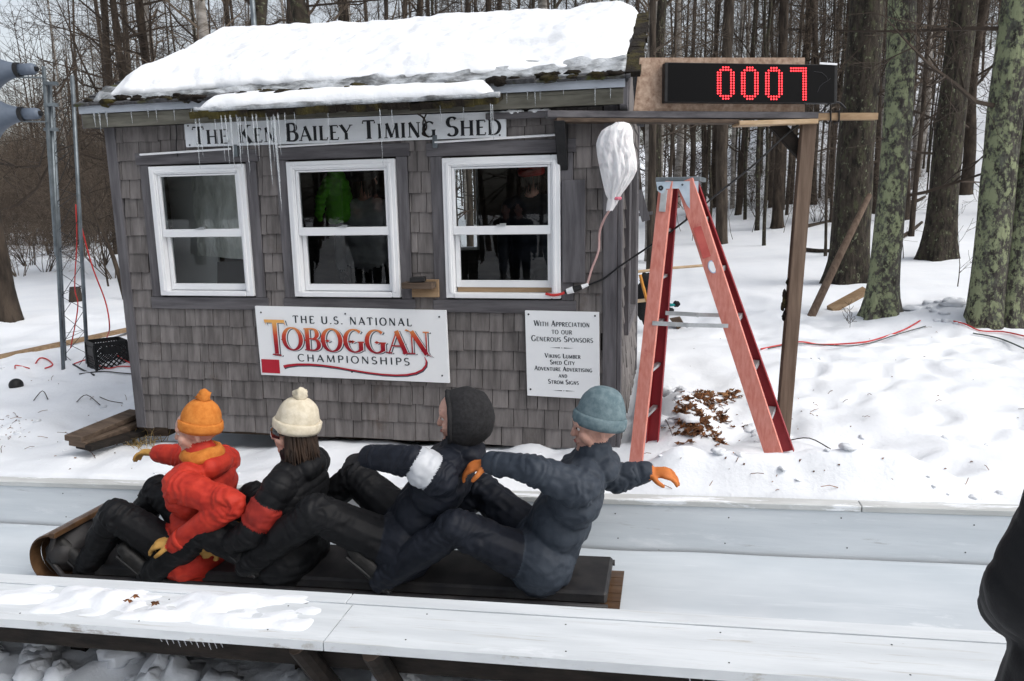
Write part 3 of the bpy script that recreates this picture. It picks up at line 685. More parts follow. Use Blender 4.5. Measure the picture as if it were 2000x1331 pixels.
# championship sign
yb = YW-.052
tl = V((-2.892, yb, .915)); tr = V((-1.470, yb, .900)); bl = V((-2.884, yb, .412)); br = V((-1.462, yb, .396))
t = thing('event_sign', 'wide white sign with red and orange lettering below the windows', 'sign', ((bl+br)/2))
q = MB(); q.hexa([tl, tr, br, bl, tl+V((0,.02,0)), tr+V((0,.02,0)), br+V((0,.02,0)), bl+V((0,.02,0))]); q.build('panel', M['sign_white'], t, bevel=.002)
pl = board_frame(tl, tr, bl); W_, H_ = (tr-tl).length, (tl-bl).length
def S(px, py):                                    # fractions of the sign's own width and height
    yt = 78+22*(px-115)/1780; yb_ = 693+67*(px-165)/1753; xl = 115+50*(py-78)/615; xr = 1895+23*(py-100)/660
    return (px-xl)/(xr-xl)*W_, (py-yt)/(yb_-yt)*H_
q = MB()
a = S(485, 224); b = S(1590, 250)[0]-a[0]; write(q, 'THE U.S. NATIONAL', lambda u, v, o: pl(a[0]+u, a[1]-v, o), .052, .20, .11, serif=False, spacing=.20, spread=b)
a2 = S(525, 566); b2 = S(1570, 600)[0]-a2[0]; write(q, 'CHAMPIONSHIPS', lambda u, v, o: pl(a2[0]+u, a2[1]-v, o), .050, .20, .11, serif=False, spacing=.20, spread=b2)
q.build('dark_lettering', M['ink_blue'], t, fixn=False); q = MB(); screws(q, pl, [(.045, .045), (W_-.05, .045), (.69, .04), (W_-.05, H_-.05), (.71, H_-.05)]); q.build('screw_heads', M['screw'], t)
def grad_mat():
    mt = mat('sunset_print', (.4,.01,.025), None, .45); n = mt.node_tree.nodes; l = mt.node_tree.links; b = n['Principled BSDF']
    tc = n.new('ShaderNodeTexCoord'); sp = n.new('ShaderNodeSeparateXYZ'); l.new(tc.outputs['Generated'], sp.inputs[0])
    r = n.new('ShaderNodeValToRGB'); e = r.color_ramp.elements; e[0].position = .28; e[0].color = (.30,.006,.02,1); e[1].position = .92; e[1].color = (.80,.42,.12,1)
    k = r.color_ramp.elements.new(.58); k.color = (.55,.06,.03,1); l.new(sp.outputs['Z'], r.inputs[0]); l.new(r.outputs[0], b.inputs['Base Color']); return mt
M['sunset'] = grad_mat()
def big_word(off, extra, name, mtl):
    q = MB()
    tx, tv = S(230, 512)
    # the tall T with spurred stem
    pT = lambda u, v, o: pl(tx+off[0]+u, tv+off[1]-v, o+extra)
    h = .515*H_
    q.add([pT(.0, h, .0016), pT(.155, h, .0016), pT(.150, h-.022, .0016), pT(.004, h-.022, .0016)], [(0,1,2,3)])
    q.add([pT(.062, h-.01, .0013), pT(.097, h-.01, .0013), pT(.097, .012, .0013), pT(.066, .012, .0013)], [(0,1,2,3)])
    q.add([pT(.048, .012, .0015), pT(.118, .006, .0015), pT(.115, -.003, .0015), pT(.045, .003, .0015)], [(0,1,2,3)])
    q.add([pT(.0, h, .0018), pT(.010, h, .0018), pT(.016, h-.045, .0018)], [(0,1,2)]); q.add([pT(.148, h, .0018), pT(.157, h, .0018), pT(.166, h-.04, .0018), pT(.156, h-.03, .0018)], [(0,1,2,3)])
    ox, ov = S(388, 462); en = S(1758, 500)[0]
    # each letter a little lower than the last, as on the sign
    wid = en-ox; h2 = .318*H_
    write(q, 'OBOGGAN', lambda u, v, o: pl(ox+off[0]+u, ov+off[1]-v, o+extra), h2, .20, .06, spread=wid, spacing=.035)
    for (u, v) in ((.008, .5), (.152, .5), (.285, .5), (.425, .5), (.438, .5), (.585, .5), (.735, .5)):           # spurs
        x = ox+off[0]+u*wid/.90; y = ov+off[1]-v*h2+.006
        q.add([pl(x-.020, y, .0024+extra), pl(x, y-.010, .0024+extra), pl(x+.020, y, .0024+extra), pl(x, y+.010, .0024+extra)], [(0,1,2,3)])
    for (u0, v0, u1, v1) in ((1690, 470, 1758, 515), (1540, 285, 1600, 300)):
        p0 = S(u0, v0); p1 = S(u1, v1); q.add([pl(p0[0]+off[0], p0[1]+off[1]-.012, .0027+extra), pl(p1[0]+off[0]+.012, p1[1]+off[1]+.006, .0027+extra), pl(p1[0]+off[0]-.012, p1[1]+off[1]-.004, .0027+extra), pl(p0[0]+off[0]-.012, p0[1]+off[1], .0027+extra)], [(0,1,2,3)])
    return q.build(name, mtl, t, fixn=False)
big_word((.013, .006), .0, 'letter_shadow', M['shadow_ink']); big_word((.006, .002), .0022, 'letter_gap', M['sign_white']); big_word((0, 0), .0045, 'sunset_lettering', M['sunset'])
def ribbon(pts, wds, off, o, mtl, name):
    n = len(pts); P = [S(*p) for p in pts]; L_, R_ = [], []
    for i in range(n):
        a, b = P[max(0, i-1)], P[min(n-1, i+1)]; d = V((b[0]-a[0], b[1]-a[1])).normalized(); wd = wds[i]/625*H_/2
        L_.append(pl(P[i][0]-d.y*wd+off[0], P[i][1]+d.x*wd+off[1], o)); R_.append(pl(P[i][0]+d.y*wd+off[0], P[i][1]-d.x*wd+off[1], o))
    q = MB(); q.add(L_+R_, [(i, i+n, i+1+n, i+1) for i in range(n-1)]); q.build(name, mtl, t, fixn=False)
sw_p = [(390,618),(430,607),(520,597),(640,596),(760,604),(900,622),(1040,646),(1180,668),(1320,684),(1440,690),(1540,686),(1620,670),(1680,640),(1712,600),(1718,560),(1700,520)]
sw_w = [26,22,19,17,15,14,13,13,13,13,14,15,16,16,13,4]
ribbon(sw_p, sw_w, (.004, .009), .0014, M['shadow_ink'], 'swoosh_shadow'); ribbon(sw_p, sw_w, (0, 0), .0032, M['crimson'], 'swoosh')
q = MB(); c = [S(172,550), S(345,556), S(353,680), S(178,672)]; q.prism([pl(x, v, .001) for x, v in c], pl(0,0,.002)-pl(0,0,0)); q.build('red_patch', M['crimson'], t)

# sponsors' sign
tl = V((-.928, yb, .905)); tr = V((-.440, yb, .900)); bl = V((-.920, yb, .328)); br = V((-.434, yb, .318))
t = thing('thanks_sign', 'upright white sign thanking sponsors in small dark capitals', 'sign', ((bl+br)/2))
q = MB(); q.hexa([tl, tr, br, bl, tl+V((0,.02,0)), tr+V((0,.02,0)), br+V((0,.02,0)), bl+V((0,.02,0))]); q.build('panel', M['sign_white'], t, bevel=.002)
pl = board_frame(tl, tr, bl); W_, H_ = (tr-tl).length, (tl-bl).length; q = MB()
for txt, x0, x1, base, hh, tk in (('With Appreciation', 158, 890, 296, 70, .16), ('to our', 390, 660, 396, 66, .16), ('Generous Sponsors', 118, 932, 496, 70, .16), ('Viking Lumber', 292, 765, 712, 56, .19), ('Shed City', 362, 690, 798, 56, .19),
                                  ('Adventure Advertising', 150, 915, 884, 56, .19), ('and', 472, 585, 970, 54, .19), ('Strom Signs', 330, 738, 1058, 56, .19)):
    f_ = W_/970; a = (x0-42)*f_; sp = (x1-x0)*f_; bl_ = (base-100)*H_/1135
    write(q, txt, lambda u, v, o, a=a, bl_=bl_: pl(a+u, bl_-v, o), hh*f_*1.06, tk*1.15, tk*.62, serif=tk > .17, small=.76, spread=sp)
for (y, xa, xb) in ((577, 362, 682), (1147, 385, 690)):
    f_ = W_/970; yy = (y-100)*H_/1135; m_ = (xa+xb)/2
    for (u, v) in ((xa, m_-25), (xb, m_+25)): q.add([pl((u-42)*f_, yy, .0014), pl((v-42)*f_, yy-.003, .0014), pl((v-42)*f_, yy+.003, .0014)], [(0,1,2)])
    q.add([pl((m_-10-42)*f_, yy, .0015), pl((m_-42)*f_, yy-.003, .0015), pl((m_+10-42)*f_, yy, .0015), pl((m_-42)*f_, yy+.003, .0015)], [(0,1,2,3)])
q.build('lettering', M['ink_blue'], t, fixn=False); q = MB(); screws(q, pl, [(.024, .024), (W_-.026, .024), (.024, H_-.045), (W_-.026, H_-.045)]); q.build('screw_heads', M['screw'], t)

# ------------------------------------------------------------------ the frame that carries the clock
B0 = V((-.753, 4.60, 2.118)); B1 = V((1.262, 5.22, 2.098)); bd = (B1-B0).normalized(); bn = V((bd.y, -bd.x, 0)).normalized()   # bn faces the chute
def bp(px, py, o=0):                              # a point on the vertical plane through the beam's front
    d = ray(px, py); k = ((B0+bn*o)-CAMP).dot(bn)/d.dot(bn); return CAMP+d*k
post_top = bp(1579, 240, -.05); post_bot = hit(1538, 872); post_bot = V((.755, post_top.y-.10, ground(.755, post_top.y-.10)-.15))
def along(px, o=0): p = bp(px, 228, o); return p
fr = thing('clock_stand', 'weathered timber frame of beam, post and brace carrying the clock', 'stand', (post_bot.x, post_bot.y, post_bot.z+.15))
q = MB(); a, b = along(1067, -.045), along(1612, -.045); a.z = B0.z+.012; b.z = B1.z+.012; q.beam(a, b, .09, .040); q.build('beam', M['board_h'], fr, bevel=.003)
q = MB(); a, b = along(1085, -.052), along(1440, -.052); a.z = B0.z-.022; b.z = B1.z-.020; q.beam(a, b, .10, .024); q.build('lower_plank', M['oldwood'], fr, bevel=.002)
q = MB(); a, b = along(1438, -.05), along(1590, -.05); a.z = B1.z-.030; b.z = B1.z-.024; q.beam(a, b, .12, .030, jit=.004); q.build('split_plank', M['freshwood'], fr, bevel=.003)
q = MB(); a, b = along(1595, -.02), along(1712, -.02); a.z = B1.z+.006; b.z = B1.z+.004; q.beam(a, b, .04, .042); q.build('end_piece', M['tanwood'], fr, bevel=.002)
q = MB(); q.beam(post_bot, post_top+V((0,0,.0)), .095, .042, up=bn); q.build('post', M['post'], fr, bevel=.004)
q = MB(); q.beam(bp(1572, 306, -.10), bp(1512, 240, -.10), .085, .04, up=bn); q.build('brace', M['darkwood'], fr, bevel=.003)
q = MB(); a = bp(1098, 238, -.06); q.hexa([V((-.705, 4.62, 2.09)), V((-.640, 4.62, 2.09)), V((-.640, YW-.03, 1.80)), V((-.705, YW-.03, 1.80)), V((-.705, YW-.03, 2.09)), V((-.640, YW-.03, 2.09)), V((-.640, YW-.028, 1.80)), V((-.705, YW-.028, 1.80))])
q.build('wall_bracket', M['black'], fr, bevel=.004)
q = MB(); rng = random.Random(2)
for k in range(12):
    z = .95+rng.uniform(-.12, .12); u = (z-post_bot.z)/(post_top.z-post_bot.z); c = post_bot.lerp(post_top, u)+V((-.05+rng.uniform(-.02,.01), -.01, 0)); q.ball(c, rng.uniform(.008, .022), 5, (1, .8, 1.6), .8)
q.build('bark_scrap', M['moss'], fr, smooth=True)
osb = thing('strand_board', 'pale strand board standing upright on the beam behind the clock', 'board', bp(1400, 214, -.03))
q = MB(); P = [bp(1237, 219, -.035), bp(1572, 217, -.035), bp(1572, 113, -.035), bp(1250, 113, -.035)]; P[0].z = P[1].z = B1.z+.036
q.prism(P, -bn*.012); q.build('panel', M['osb'], osb)
ck = thing('race_clock', 'black electronic display showing 0007 in glowing red dots', 'clock', bp(1467, 202, .03))
P = [bp(1299, 122, .03), bp(1636, 127, .03), bp(1635, 202, .03), bp(1298, 200, .03)]
q = MB(); q.prism(P, -bn*.06); q.build('case', M['black'], ck, bevel=.003)
q = MB(); e = bn*.0015; ctr = sum((p for p in P), V())/4; q.add([ctr+(p-ctr)*.965+e for p in P], [(3,2,1,0)]); q.build('screen', M['screen'], ck, fixn=False)
tlp, trp, blp = P[0], P[1], P[3]; ex, ez = (trp-tlp), (blp-tlp); hcl = ez.length
def cp(px, py, o=.003):                           # display face, from its own width and height
    return bp(px, py, .03+o)
DG = {'0': [(c, r) for r in range(13) for c in range(7) if (r in (0, 12) and 1 < c < 5) or (r in (1, 11) and 0 < c < 6) or (1 < r < 11 and (c < 2 or c > 4)) ],
      '7': [(c, r) for r in range(13) for c in range(7) if r < 2 or c > 4]}
for dig, x0, x1 in (('0', 1402, 1433), ('0', 1449, 1480), ('0', 1496, 1527), ('7', 1545, 1574)):
    q = MB()
    for (c_, r_) in DG[dig]:
        c0 = cp(x0+(x1-x0)*c_/6-.05*0, 132+61*r_/12+(x0-1402)*.012-(.0), .0025); rr = .0058
        k = 8; q.add([c0]+[c0+(ex.normalized()*math.cos(2*math.pi*j/k)+V((0,0,1))*math.sin(2*math.pi*j/k))*rr*(.92) for j in range(k)], [(0, 1+j, 1+(j+1) % k) for j in range(k)])
    q.build('digit', M['led'], ck, fixn=False)
q = MB(); a, b = cp(1601, 124, .004), cp(1635, 126, .004); q.beam(a, b, .006, .011); q.build('pale_label', M['white_vinyl'], ck)
q = MB(); pp = [cp(1590, 140), cp(1605, 142), cp(1614, 150), cp(1617, 158), cp(1608, 163), cp(1601, 170), cp(1597, 180)]; q.tube(pp, .0012, 4); q.tube([cp(1616, 158), cp(1622, 154)], .0012, 4); q.build('faint_emblem', mat('grey_print', (.045,.045,.05), None, .4), ck)

# bagged lamp under the beam's left end
bag = thing('bagged_speaker', 'white plastic bag tied over a fitting under the beam', 'bag', bp(1203, 262, .02))
M['bag'] = mat('white_bag', (.78,.77,.78), (.88,.87,.88), .38, (6,6,3), .9, (15,15,6), bdist=.02, spec=.4)
M['bag'].node_tree.nodes['Principled BSDF'].inputs['Subsurface Weight'].default_value = .25
M['bag'].node_tree.nodes['Principled BSDF'].inputs['Subsurface Radius'].default_value = (.04,.03,.03)
q = MB(); vs = []; nr, na = 34, 40
edges = [(239, 1203, 1217), (243, 1198, 1228), (249, 1186, 1231), (256, 1177, 1233), (268, 1171, 1233), (282, 1167, 1234), (300, 1169, 1238), (318, 1172, 1241), (334, 1175, 1241), (350, 1178, 1234), (366, 1181, 1223), (380, 1184, 1213), (388, 1188, 1209), (396, 1186, 1206), (412, 1184, 1196)]
nr, na = 60, 72
for j in range(nr+1):
    t_ = j/nr*(len(edges)-1); i = min(int(t_), len(edges)-2); f_ = t_-i
    py = edges[i][0]*(1-f_)+edges[i+1][0]*f_; xa = edges[i][1]*(1-f_)+edges[i+1][1]*f_; xb = edges[i][2]*(1-f_)+edges[i+1][2]*f_
    c = onY((xa+xb)/2, py, 4.62); rr = (xb-xa)/2/300; dn = (py-239)/170
    for k in range(na):
        a_ = 2*math.pi*k/na; ca_, sa_ = math.cos(a_), math.sin(a_)
        r1_ = abs(noise.noise(V((ca_*2.6+dn*1.1, sa_*2.6, dn*1.3)))); r2_ = abs(noise.noise(V((ca_*5.5-dn*2.2, sa_*5.5, dn*2.6+7))))
        fold = 1-.24*max(0, .20-r1_)/.20*min(1, dn*5)-.16*max(0, .16-r2_)/.16*min(1, dn*6)+.10*noise.noise(V((ca_*1.5, sa_*1.5, dn*2+3)))
        sx_ = 1 if abs(ca_) > .92 else fold
        vs.append(c+V((ca_*rr*(.35+.65*fold if abs(ca_) < .98 else 1), sa_*rr*fold*.75, .006*noise.noise(V((ca_*4, sa_*4, dn*5))))))
q.add(vs, [(j*na+k, j*na+(k+1) % na, (j+1)*na+(k+1) % na, (j+1)*na+k) for j in range(nr) for k in range(na)]+[tuple(range(na-1, -1, -1))])
q.build('bag_skin', M['bag'], bag, smooth=True)
M['pink'] = mat('pink_cord', (.55,.34,.32), (.62,.42,.40), .6, (9,9,9)); M['redcord'] = mat('red_cord', (.50,.03,.03), (.60,.05,.045), .5, (9,9,9)); M['blackcord'] = mat('black_cord', (.012,.012,.013), None, .5)
M['hotpink'] = mat('pink_tie', (.60,.16,.22), None, .6); M['greencord'] = mat('green_grey_cord', (.06,.08,.075), None, .6)
q = MB(); c = onY(1205, 387, 4.62); q.lathe(c-V((0,0,.012)), (0,0,1), [(0,.026),(.008,.030),(.018,.027)], 12); q.build('tie', M['hotpink'], bag)
def spline(pts, n=8):
    out = []; P = [V(p) for p in pts]
    for i in range(len(P)-1):
        p0, p1, p2, p3 = P[max(i-1,0)], P[i], P[i+1], P[min(i+2, len(P)-1)]
        for k in range(n):
            t = k/n; out.append(.5*((2*p1)+(p2-p0)*t+(2*p0-5*p1+4*p2-p3)*t*t+(3*p1-3*p2+p3-p0)*t**3))
    return out+[P[-1]]
def cable(name, pts, r, mtl, label, n=8, cat='cable', group=None):
    q = MB(); s = spline(pts, n); q.tube(s, r, 6); return single(q, name, mtl, label, cat, s[0], group, smooth=True)
yv = YW-.045
q = MB(); s = spline([onY(1202, 395, 4.63), onY(1182, 425, 4.70), onY(1171, 455, YW-.05), onY(1169, 490, yv), onY(1156, 525, yv), onY(1150, 545, yv), onY(1147, 556, yv)]); q.tube(s, .0075, 7); q.build('cord', M['pink'], bag, smooth=True)
# long black cable from the window to the head of the post
s = [onY(1149, 557, yv), onY(1178, 545, yv), onY(1206, 524, yv-.02), V((-.20, 4.80, 1.27)), bp(1330, 438, .02), bp(1400, 380, .0), bp(1475, 320, -.02), bp(1530, 268, -.05), bp(1560, 243, -.06)]
cable('power_cable', s, .0065, M['blackcord'], 'long black cable running from the shed wall up to the post')
q = MB(); s = spline([onY(1066, 574, YW-.06), onY(1080, 577, YW-.075), onY(1095, 575, YW-.075), onY(1106, 570, YW-.07)]); q.tube(s, .009, 7)
plug = thing('cable_plug', 'black and white plug joining red and black cables by the window', 'plug', onY(1125, 566, YW-.07)); q.build('red_lead', M['redcord'], plug, smooth=True)
q = MB(); q.tube([onY(1107, 570, YW-.07), onY(1120, 566, YW-.07)], [.018, .022], 8); q.build('white_socket', M['white_vinyl'], plug)
q = MB(); q.tube([onY(1120, 566, YW-.07), onY(1136, 561, YW-.07)], [.021, .016], 8); q.tube([onY(1103, 571, YW-.07), onY(1107, 570, YW-.07)], [.012, .016], 8); q.build('black_plug', M['black'], plug)
q = MB(); q.tube([onY(1136, 561, YW-.07), onY(1149, 556, YW-.06)], [.015, .010], 8); q.build('white_tag', M['white_vinyl'], plug)
cable('dangling_wire', [onY(343, 238, EY+.06), onY(345, 262, YW-.035), onY(344, 288, YW-.035), onY(347, 306, YW-.045)], .004, M['blackcord'], 'short thin black wire hanging under the eave left of the name board')
q = MB(); s = spline([onY(815, 222, 4.46), onY(828, 232, 4.50), onY(833, 250, YW-.08), onY(825, 262, YW-.07), onY(838, 268, YW-.065)]); q.tube(s, .006, 6); s = spline([onY(833, 222, 4.46), onY(826, 240, YW-.09), onY(829, 256, YW-.08)]); q.tube(s, .005, 6)
single(q, 'dark_twig', M['darkwood'], 'small dark twig caught on the name board near its middle', 'twig', onY(828, 245, YW-.08), smooth=True)
cl = along(1627, -.0); q = MB()
for dx in (0, .055):
    c = along(1622, .004)+bd*dx; c.z = B1.z+.005; q.tube(spline([c+V((0,0,.03)), c+bn*.004, c+V((0,0,-.03)), c-bn*.05+V((0,0,-.034)), c-bn*.05+V((0,0,.03)), c+V((0,0,.031))], 4), .005, 5)
s = spline([along(1604, .01)+V((0,0,.03)), along(1618, .01)+V((0,0,.075)), along(1636, .01)+V((0,0,.085)), along(1650, .01)+V((0,0,.05))]); q.tube(s, .006, 6)
single(q, 'cable_tie', M['blackcord'], 'black cable loop tied round the end of the beam', 'cable tie', along(1625, 0))
# little wooden shelf with a black sensor between the windows
sh = thing('sensor_shelf', 'small stained wooden bracket between the second and third windows', 'bracket', onY(826, 578, YW-.03))
p0, p1 = onY(807, 580, YW-.03), onY(858, 546, YW-.03); q = MB(); q.box((p0.x, YW-.055, p0.z), (p1.x, YW-.03, p1.z)); q.build('back_plate', M['tanwood'], sh, bevel=.003)
p2, p3 = onY(787, 560, 4.70), onY(838, 545, 4.70); q = MB(); q.box((p2.x, 4.665, p2.z-.012), (p3.x+.03, YW-.056, p2.z+.028)); q.build('shelf', M['oldwood'], sh, bevel=.003)
q = MB(); q.beam((p2.x+.055, 4.70, p2.z+.045), (p2.x+.155, 4.715, p2.z+.050), .07, .034); single(q, 'black_sensor', M['black'], 'small black sensor box on the wooden bracket', 'sensor', (p2.x+.1, 4.7, p2.z+.028), bevel=.005)

# ------------------------------------------------------------------ stepladder
LB = V((.672, 4.50, .0)); RB = V((-.185, 4.44, .0)); LT = V((.075, 4.62, 1.715)); RT = V((-.030, 4.60, 1.715))
gb = lambda p, o: V((p.x, p.y, ground(p.x, p.y)+o))
LB.z = -.02; RB.z = -.02
Dv0 = V((.098, .40, 0)); Dv1 = V((.040, .26, 0))     # from the near rails to the far ones, at the foot and at the top
lad = thing('stepladder', 'faded red fibreglass stepladder standing in the snow beside the shed', 'ladder', ((LB+RB)/2+Dv0*.5))
def channel(p0, p1, wd, dep, inward, q, th=.006):
    """C-shaped rail: web wd wide in the plane of the ladder's side, two flanges pointing inward"""
    d = (p1-p0).normalized(); n_ = V(inward); n_ = (n_-d*n_.dot(d)).normalized(); s_ = d.cross(n_).normalized()
    q.beam(p0, p1, wd, th, up=n_)
    for sg in (-1, 1): q.beam(p0+s_*sg*(wd/2-th/2)+n_*(dep/2+th/2+.0005), p1+s_*sg*(wd/2-th/2)+n_*(dep/2+th/2+.0005), th, dep, up=n_)
nearn = Dv0.normalized()
for nm, a, b, wd in (('step_rail', LB, LT, .102), ('rear_rail', RB, RT, .080)):
    q = MB(); channel(a, b, wd, .028, nearn, q); q.build(nm, M['fibre'], lad, bevel=.0015)
    q = MB(); channel(a+Dv0, b+Dv1, wd, .028, -nearn, q); q.build(nm, M['fibre_red'], lad, bevel=.0015)
fd = (LT-LB); 
for k in range(1, 6):                              # flat treads between the step rails
    t_ = (k*.305)/1.745; a = LB+fd*t_+V((-.004,0,0)); b = a+(Dv0*(1-t_)+Dv1*t_); q = MB()
    q.beam(a+nearn*.008, b-nearn*.008, .082, .005, up=(0,0,1)); e_ = V((.040, 0, 0)); q.beam(a+nearn*.008+e_+V((0,0,-.014)), b-nearn*.008+e_+V((0,0,-.014)), .004, .030); q.beam(a+nearn*.008-e_+V((0,0,-.014)), b-nearn*.008-e_+V((0,0,-.014)), .004, .030)
    q.build('tread', M['alu'], lad)
rd = RT-RB
for k in (1, 2, 3, 4, 5):
    t_ = (k*.29)/1.745; a = RB+rd*t_; b = a+(Dv0*(1-t_)+Dv1*t_); q = MB(); q.beam(a+nearn*.006, b-nearn*.006, .030, .018); q.build('rear_bar', M['alu'], lad)
# top cap and hinge plates
q = MB(); cx0, cx1 = RT.x-.062, LT.x+.095; y0 = min(LT.y, RT.y)-.03
c0 = V((cx0, 4.585, 1.712)); c1 = V((cx1, 4.635, 1.712)); dv = Dv1*1.12
q.prism([c0, c1, c1+dv, c0+dv], (0, 0, .026)); q.build('top_cap', M['galv'], lad, bevel=.004)
def onlad(x, z, o=0): u = (x-RT.x)/(LT.x-RT.x); p = RT.lerp(LT, u); return V((x, p.y-.012-o, z))
LZ = -.03; onl0 = onlad; onlad = lambda x, z, o=0: onl0(x, z+LZ, o)
q = MB(); q.prism([onlad(cx0+.004, 1.742), onlad(cx1-.012, 1.742), onlad(cx1-.012, 1.60), onlad(cx1-.026, 1.578), onlad(cx1-.055, 1.578), onlad(cx1-.075, 1.60), onlad(cx1-.125, 1.70), onlad(cx0+.062, 1.70), onlad(cx0+.058, 1.68), onlad(cx0+.035, 1.672), onlad(cx0+.012, 1.69)], (0, -.005, 0))
hp = q.build('hinge_plate', M['bracket_blue'], lad)
q = MB()
for (x, z, r) in ((cx0+.032, 1.705, .016), (cx1-.105, 1.722, .006), (cx1-.045, 1.722, .006), (cx1-.04, 1.60, .006)): q.lathe(onlad(x, z, .005), (0,-1,0), [(0, r), (.004, r*.9), (.006, r*.3)], 10)
q.build('rivet', M['screw'], hp)
d_ = (RB-RT).normalized(); q = MB(); a = RT+d_*.05+V((-.004,-.010,0)); q.beam(a, a+d_*.13, .038, .006, up=(0,1,0)); q.build('pivot_plate', M['alu'], lad, bevel=.002)
# spreader bars, near and far
zz = .915
for dv_, z_, nm in ((V((0,0,0)), .885, 0), (Dv0*.75, .905, 1)):
    ta = zz/1.745; a = RB+rd*((z_+.015)/1.745)+dv_+V((.01,-.014,0)); b = LB+fd*((z_)/1.745)+dv_+V((-.02,-.014,0)); mid = a.lerp(b, .46)+V((0,0,-.004)); q = MB()
    q.beam(a, mid, .006, .026, up=(0,0,1)); q.beam(mid+V((0,-.006,0)), b+V((0,-.006,0)), .006, .024, up=(0,0,1)); q.lathe(mid+V((0,-.012,0)), (0,-1,0), [(0,.016),(.004,.015),(.005,.001)], 10)
    q.build('spreader', M['alu'], lad)
q = MB(); c = LB+fd*(1.235/1.745)+V((0,-.0055,0)); du = fd.normalized(); sv = V((du.z,0,-du.x)).normalized()
q.add([c]+[c+sv*(math.cos(2*math.pi*k/20)*.024)+du*(math.sin(2*math.pi*k/20)*.040) for k in range(20)], [(0, 1+(k+1) % 20, 1+k) for k in range(20)])
st = q.build('sticker', mat('pale_sticker', (.42,.50,.66), None, .5), lad, fixn=False)
q = MB(); c = c+V((0,-.0008,0)); q.add([c]+[c+sv*(math.cos(2*math.pi*k/20)*.018)+du*(math.sin(2*math.pi*k/20)*.034) for k in range(20)], [(0, 1+(k+1) % 20, 1+k) for k in range(20)]); q.build('sticker_face', M['sign_white'], st, fixn=False)
q = MB(); c = LB+fd*(1.39/1.745)+V((0,-.0052,0)); q.beam(c-du*.10, c+du*.09, .074, .0012, up=(0,1,0)); q.build('faded_label', mat('red_label', (.46,.085,.075), (.54,.12,.10), .6, (14,14,14)), lad)

# ------------------------------------------------------------------ the chute
def cz(x, y, dz): return V((x, y+.016*x, rail_z(x)+dz))
CX0, CX1 = -8.5, 4.2; NI, NJ, NO = 2.872, 2.795, 2.505
chute = thing('toboggan_chute', 'long white wooden toboggan chute with low side walls and icy floor', 'chute', (0, 3.4, -.35))
def cbar(q, x0, x1, y0, y1, z0, z1, nseg=1):
    for k in range(nseg):
        a, b = x0+(x1-x0)*k/nseg, x0+(x1-x0)*(k+1)/nseg
        q.hexa([cz(a,y0,z1), cz(b,y0,z1), cz(b,y0,z0), cz(a,y0,z0), cz(a,y1,z1), cz(b,y1,z1), cz(b,y1,z0), cz(a,y1,z0)])
xj = onZ(640, 1230, -.09).x                       # the joint in the near plank
q = MB(); vs = []; fs = []; xs_ = np.linspace(CX0, CX1, 160); ys_ = np.linspace(NI-.02, 3.988, 14)
for x in xs_:
    for y in ys_: 
        bl_ = .012*math.exp(-((y-NI)/.08)**2)
        vs.append(cz(x, y, -.268+bl_+.007*noise.noise(V((x*2.2, y*3, 0)))))
nf = len(ys_); q.add(vs, [(i*nf+j, (i+1)*nf+j, (i+1)*nf+j+1, i*nf+j+1) for i in range(len(xs_)-1) for j in range(nf-1)])
q.build('icy_floor', M['chute_ice'], chute, smooth=True)
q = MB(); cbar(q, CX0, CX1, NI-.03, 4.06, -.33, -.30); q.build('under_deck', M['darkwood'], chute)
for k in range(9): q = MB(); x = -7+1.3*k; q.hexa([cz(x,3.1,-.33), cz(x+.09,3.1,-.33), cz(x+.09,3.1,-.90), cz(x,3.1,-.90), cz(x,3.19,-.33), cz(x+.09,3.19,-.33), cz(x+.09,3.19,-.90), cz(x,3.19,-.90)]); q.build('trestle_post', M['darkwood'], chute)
q = MB(); cbar(q, CX0, CX1, 3.55, 3.59, -.95, -.335); q.build('void_backing', M['darkwood'], chute)  # dark sheet added behind the props to blacken the open void
for nm, a, b in (('far_wall', CX0, -.92), ('far_wall', -.914, CX1)):
    q = MB(); cbar(q, a, b, 4.005, 4.035, -.285, -.002); q.build(nm, M['far_board'], chute, bevel=.002)
for a, b in ((CX0, -2.9), (-2.895, 1.02), (1.025, CX1)):
    q = MB(); cbar(q, a, b, 3.995, 4.085, .000, .032); q.build('far_cap', M['far_cap'], chute, bevel=.003)
for a, b in ((CX0, xj-.002), (xj+.004, CX1)):
    q = MB(); cbar(q, a, b, NO, NJ-.004, -.040, .0); q.mi = 1; cbar(q, a, b, NO-.0015, NO-.0005, -.039, -.001)
    q.build('near_plank', [M['white_paint'], M['plank_edge']], chute, bevel=0)
xk = onZ(675, 1168, -.09).x
for a, b in ((CX0, xk-.002), (xk+.003, CX1)):
    q = MB(); cbar(q, a, b, NJ, NI, -.036, .006); q.build('near_cap', M['white_paint'], chute, bevel=.002)
q = MB(); rng = random.Random(8); x = CX0+.2
while x < CX1:
    for yy in (NO+.05, NJ-.05): c = cz(x+rng.uniform(-.02,.02), yy+rng.uniform(-.008,.008), .0005); q.lathe(c, (0,0,1), [(0,.0036), (.0010,.0034), (.0013,.0003)], 8)
    x += .61
q.build('screw_heads', M['screw'], chute)
q = MB(); x = CX0+.3
while x < CX1:
    for dz in (-.05, -.21): q.lathe(cz(x+rng.uniform(-.03,.03), 4.0045, dz+rng.uniform(-.01,.01)), (0,-1,0), [(0,.004), (.0012,.0038), (.0016,.0005)], 8)
    x += .61
q.build('screw_heads', M['screw'], chute)
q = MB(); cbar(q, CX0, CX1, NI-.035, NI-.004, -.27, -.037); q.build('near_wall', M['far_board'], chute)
q = MB(); cbar(q, CX0, CX1, NO+.16, NO+.20, -.225, -.041); q.build('shade_skirt_beam', M['darkwood'], chute, bevel=.003)  # beam set back and hung low to draw the black shade band
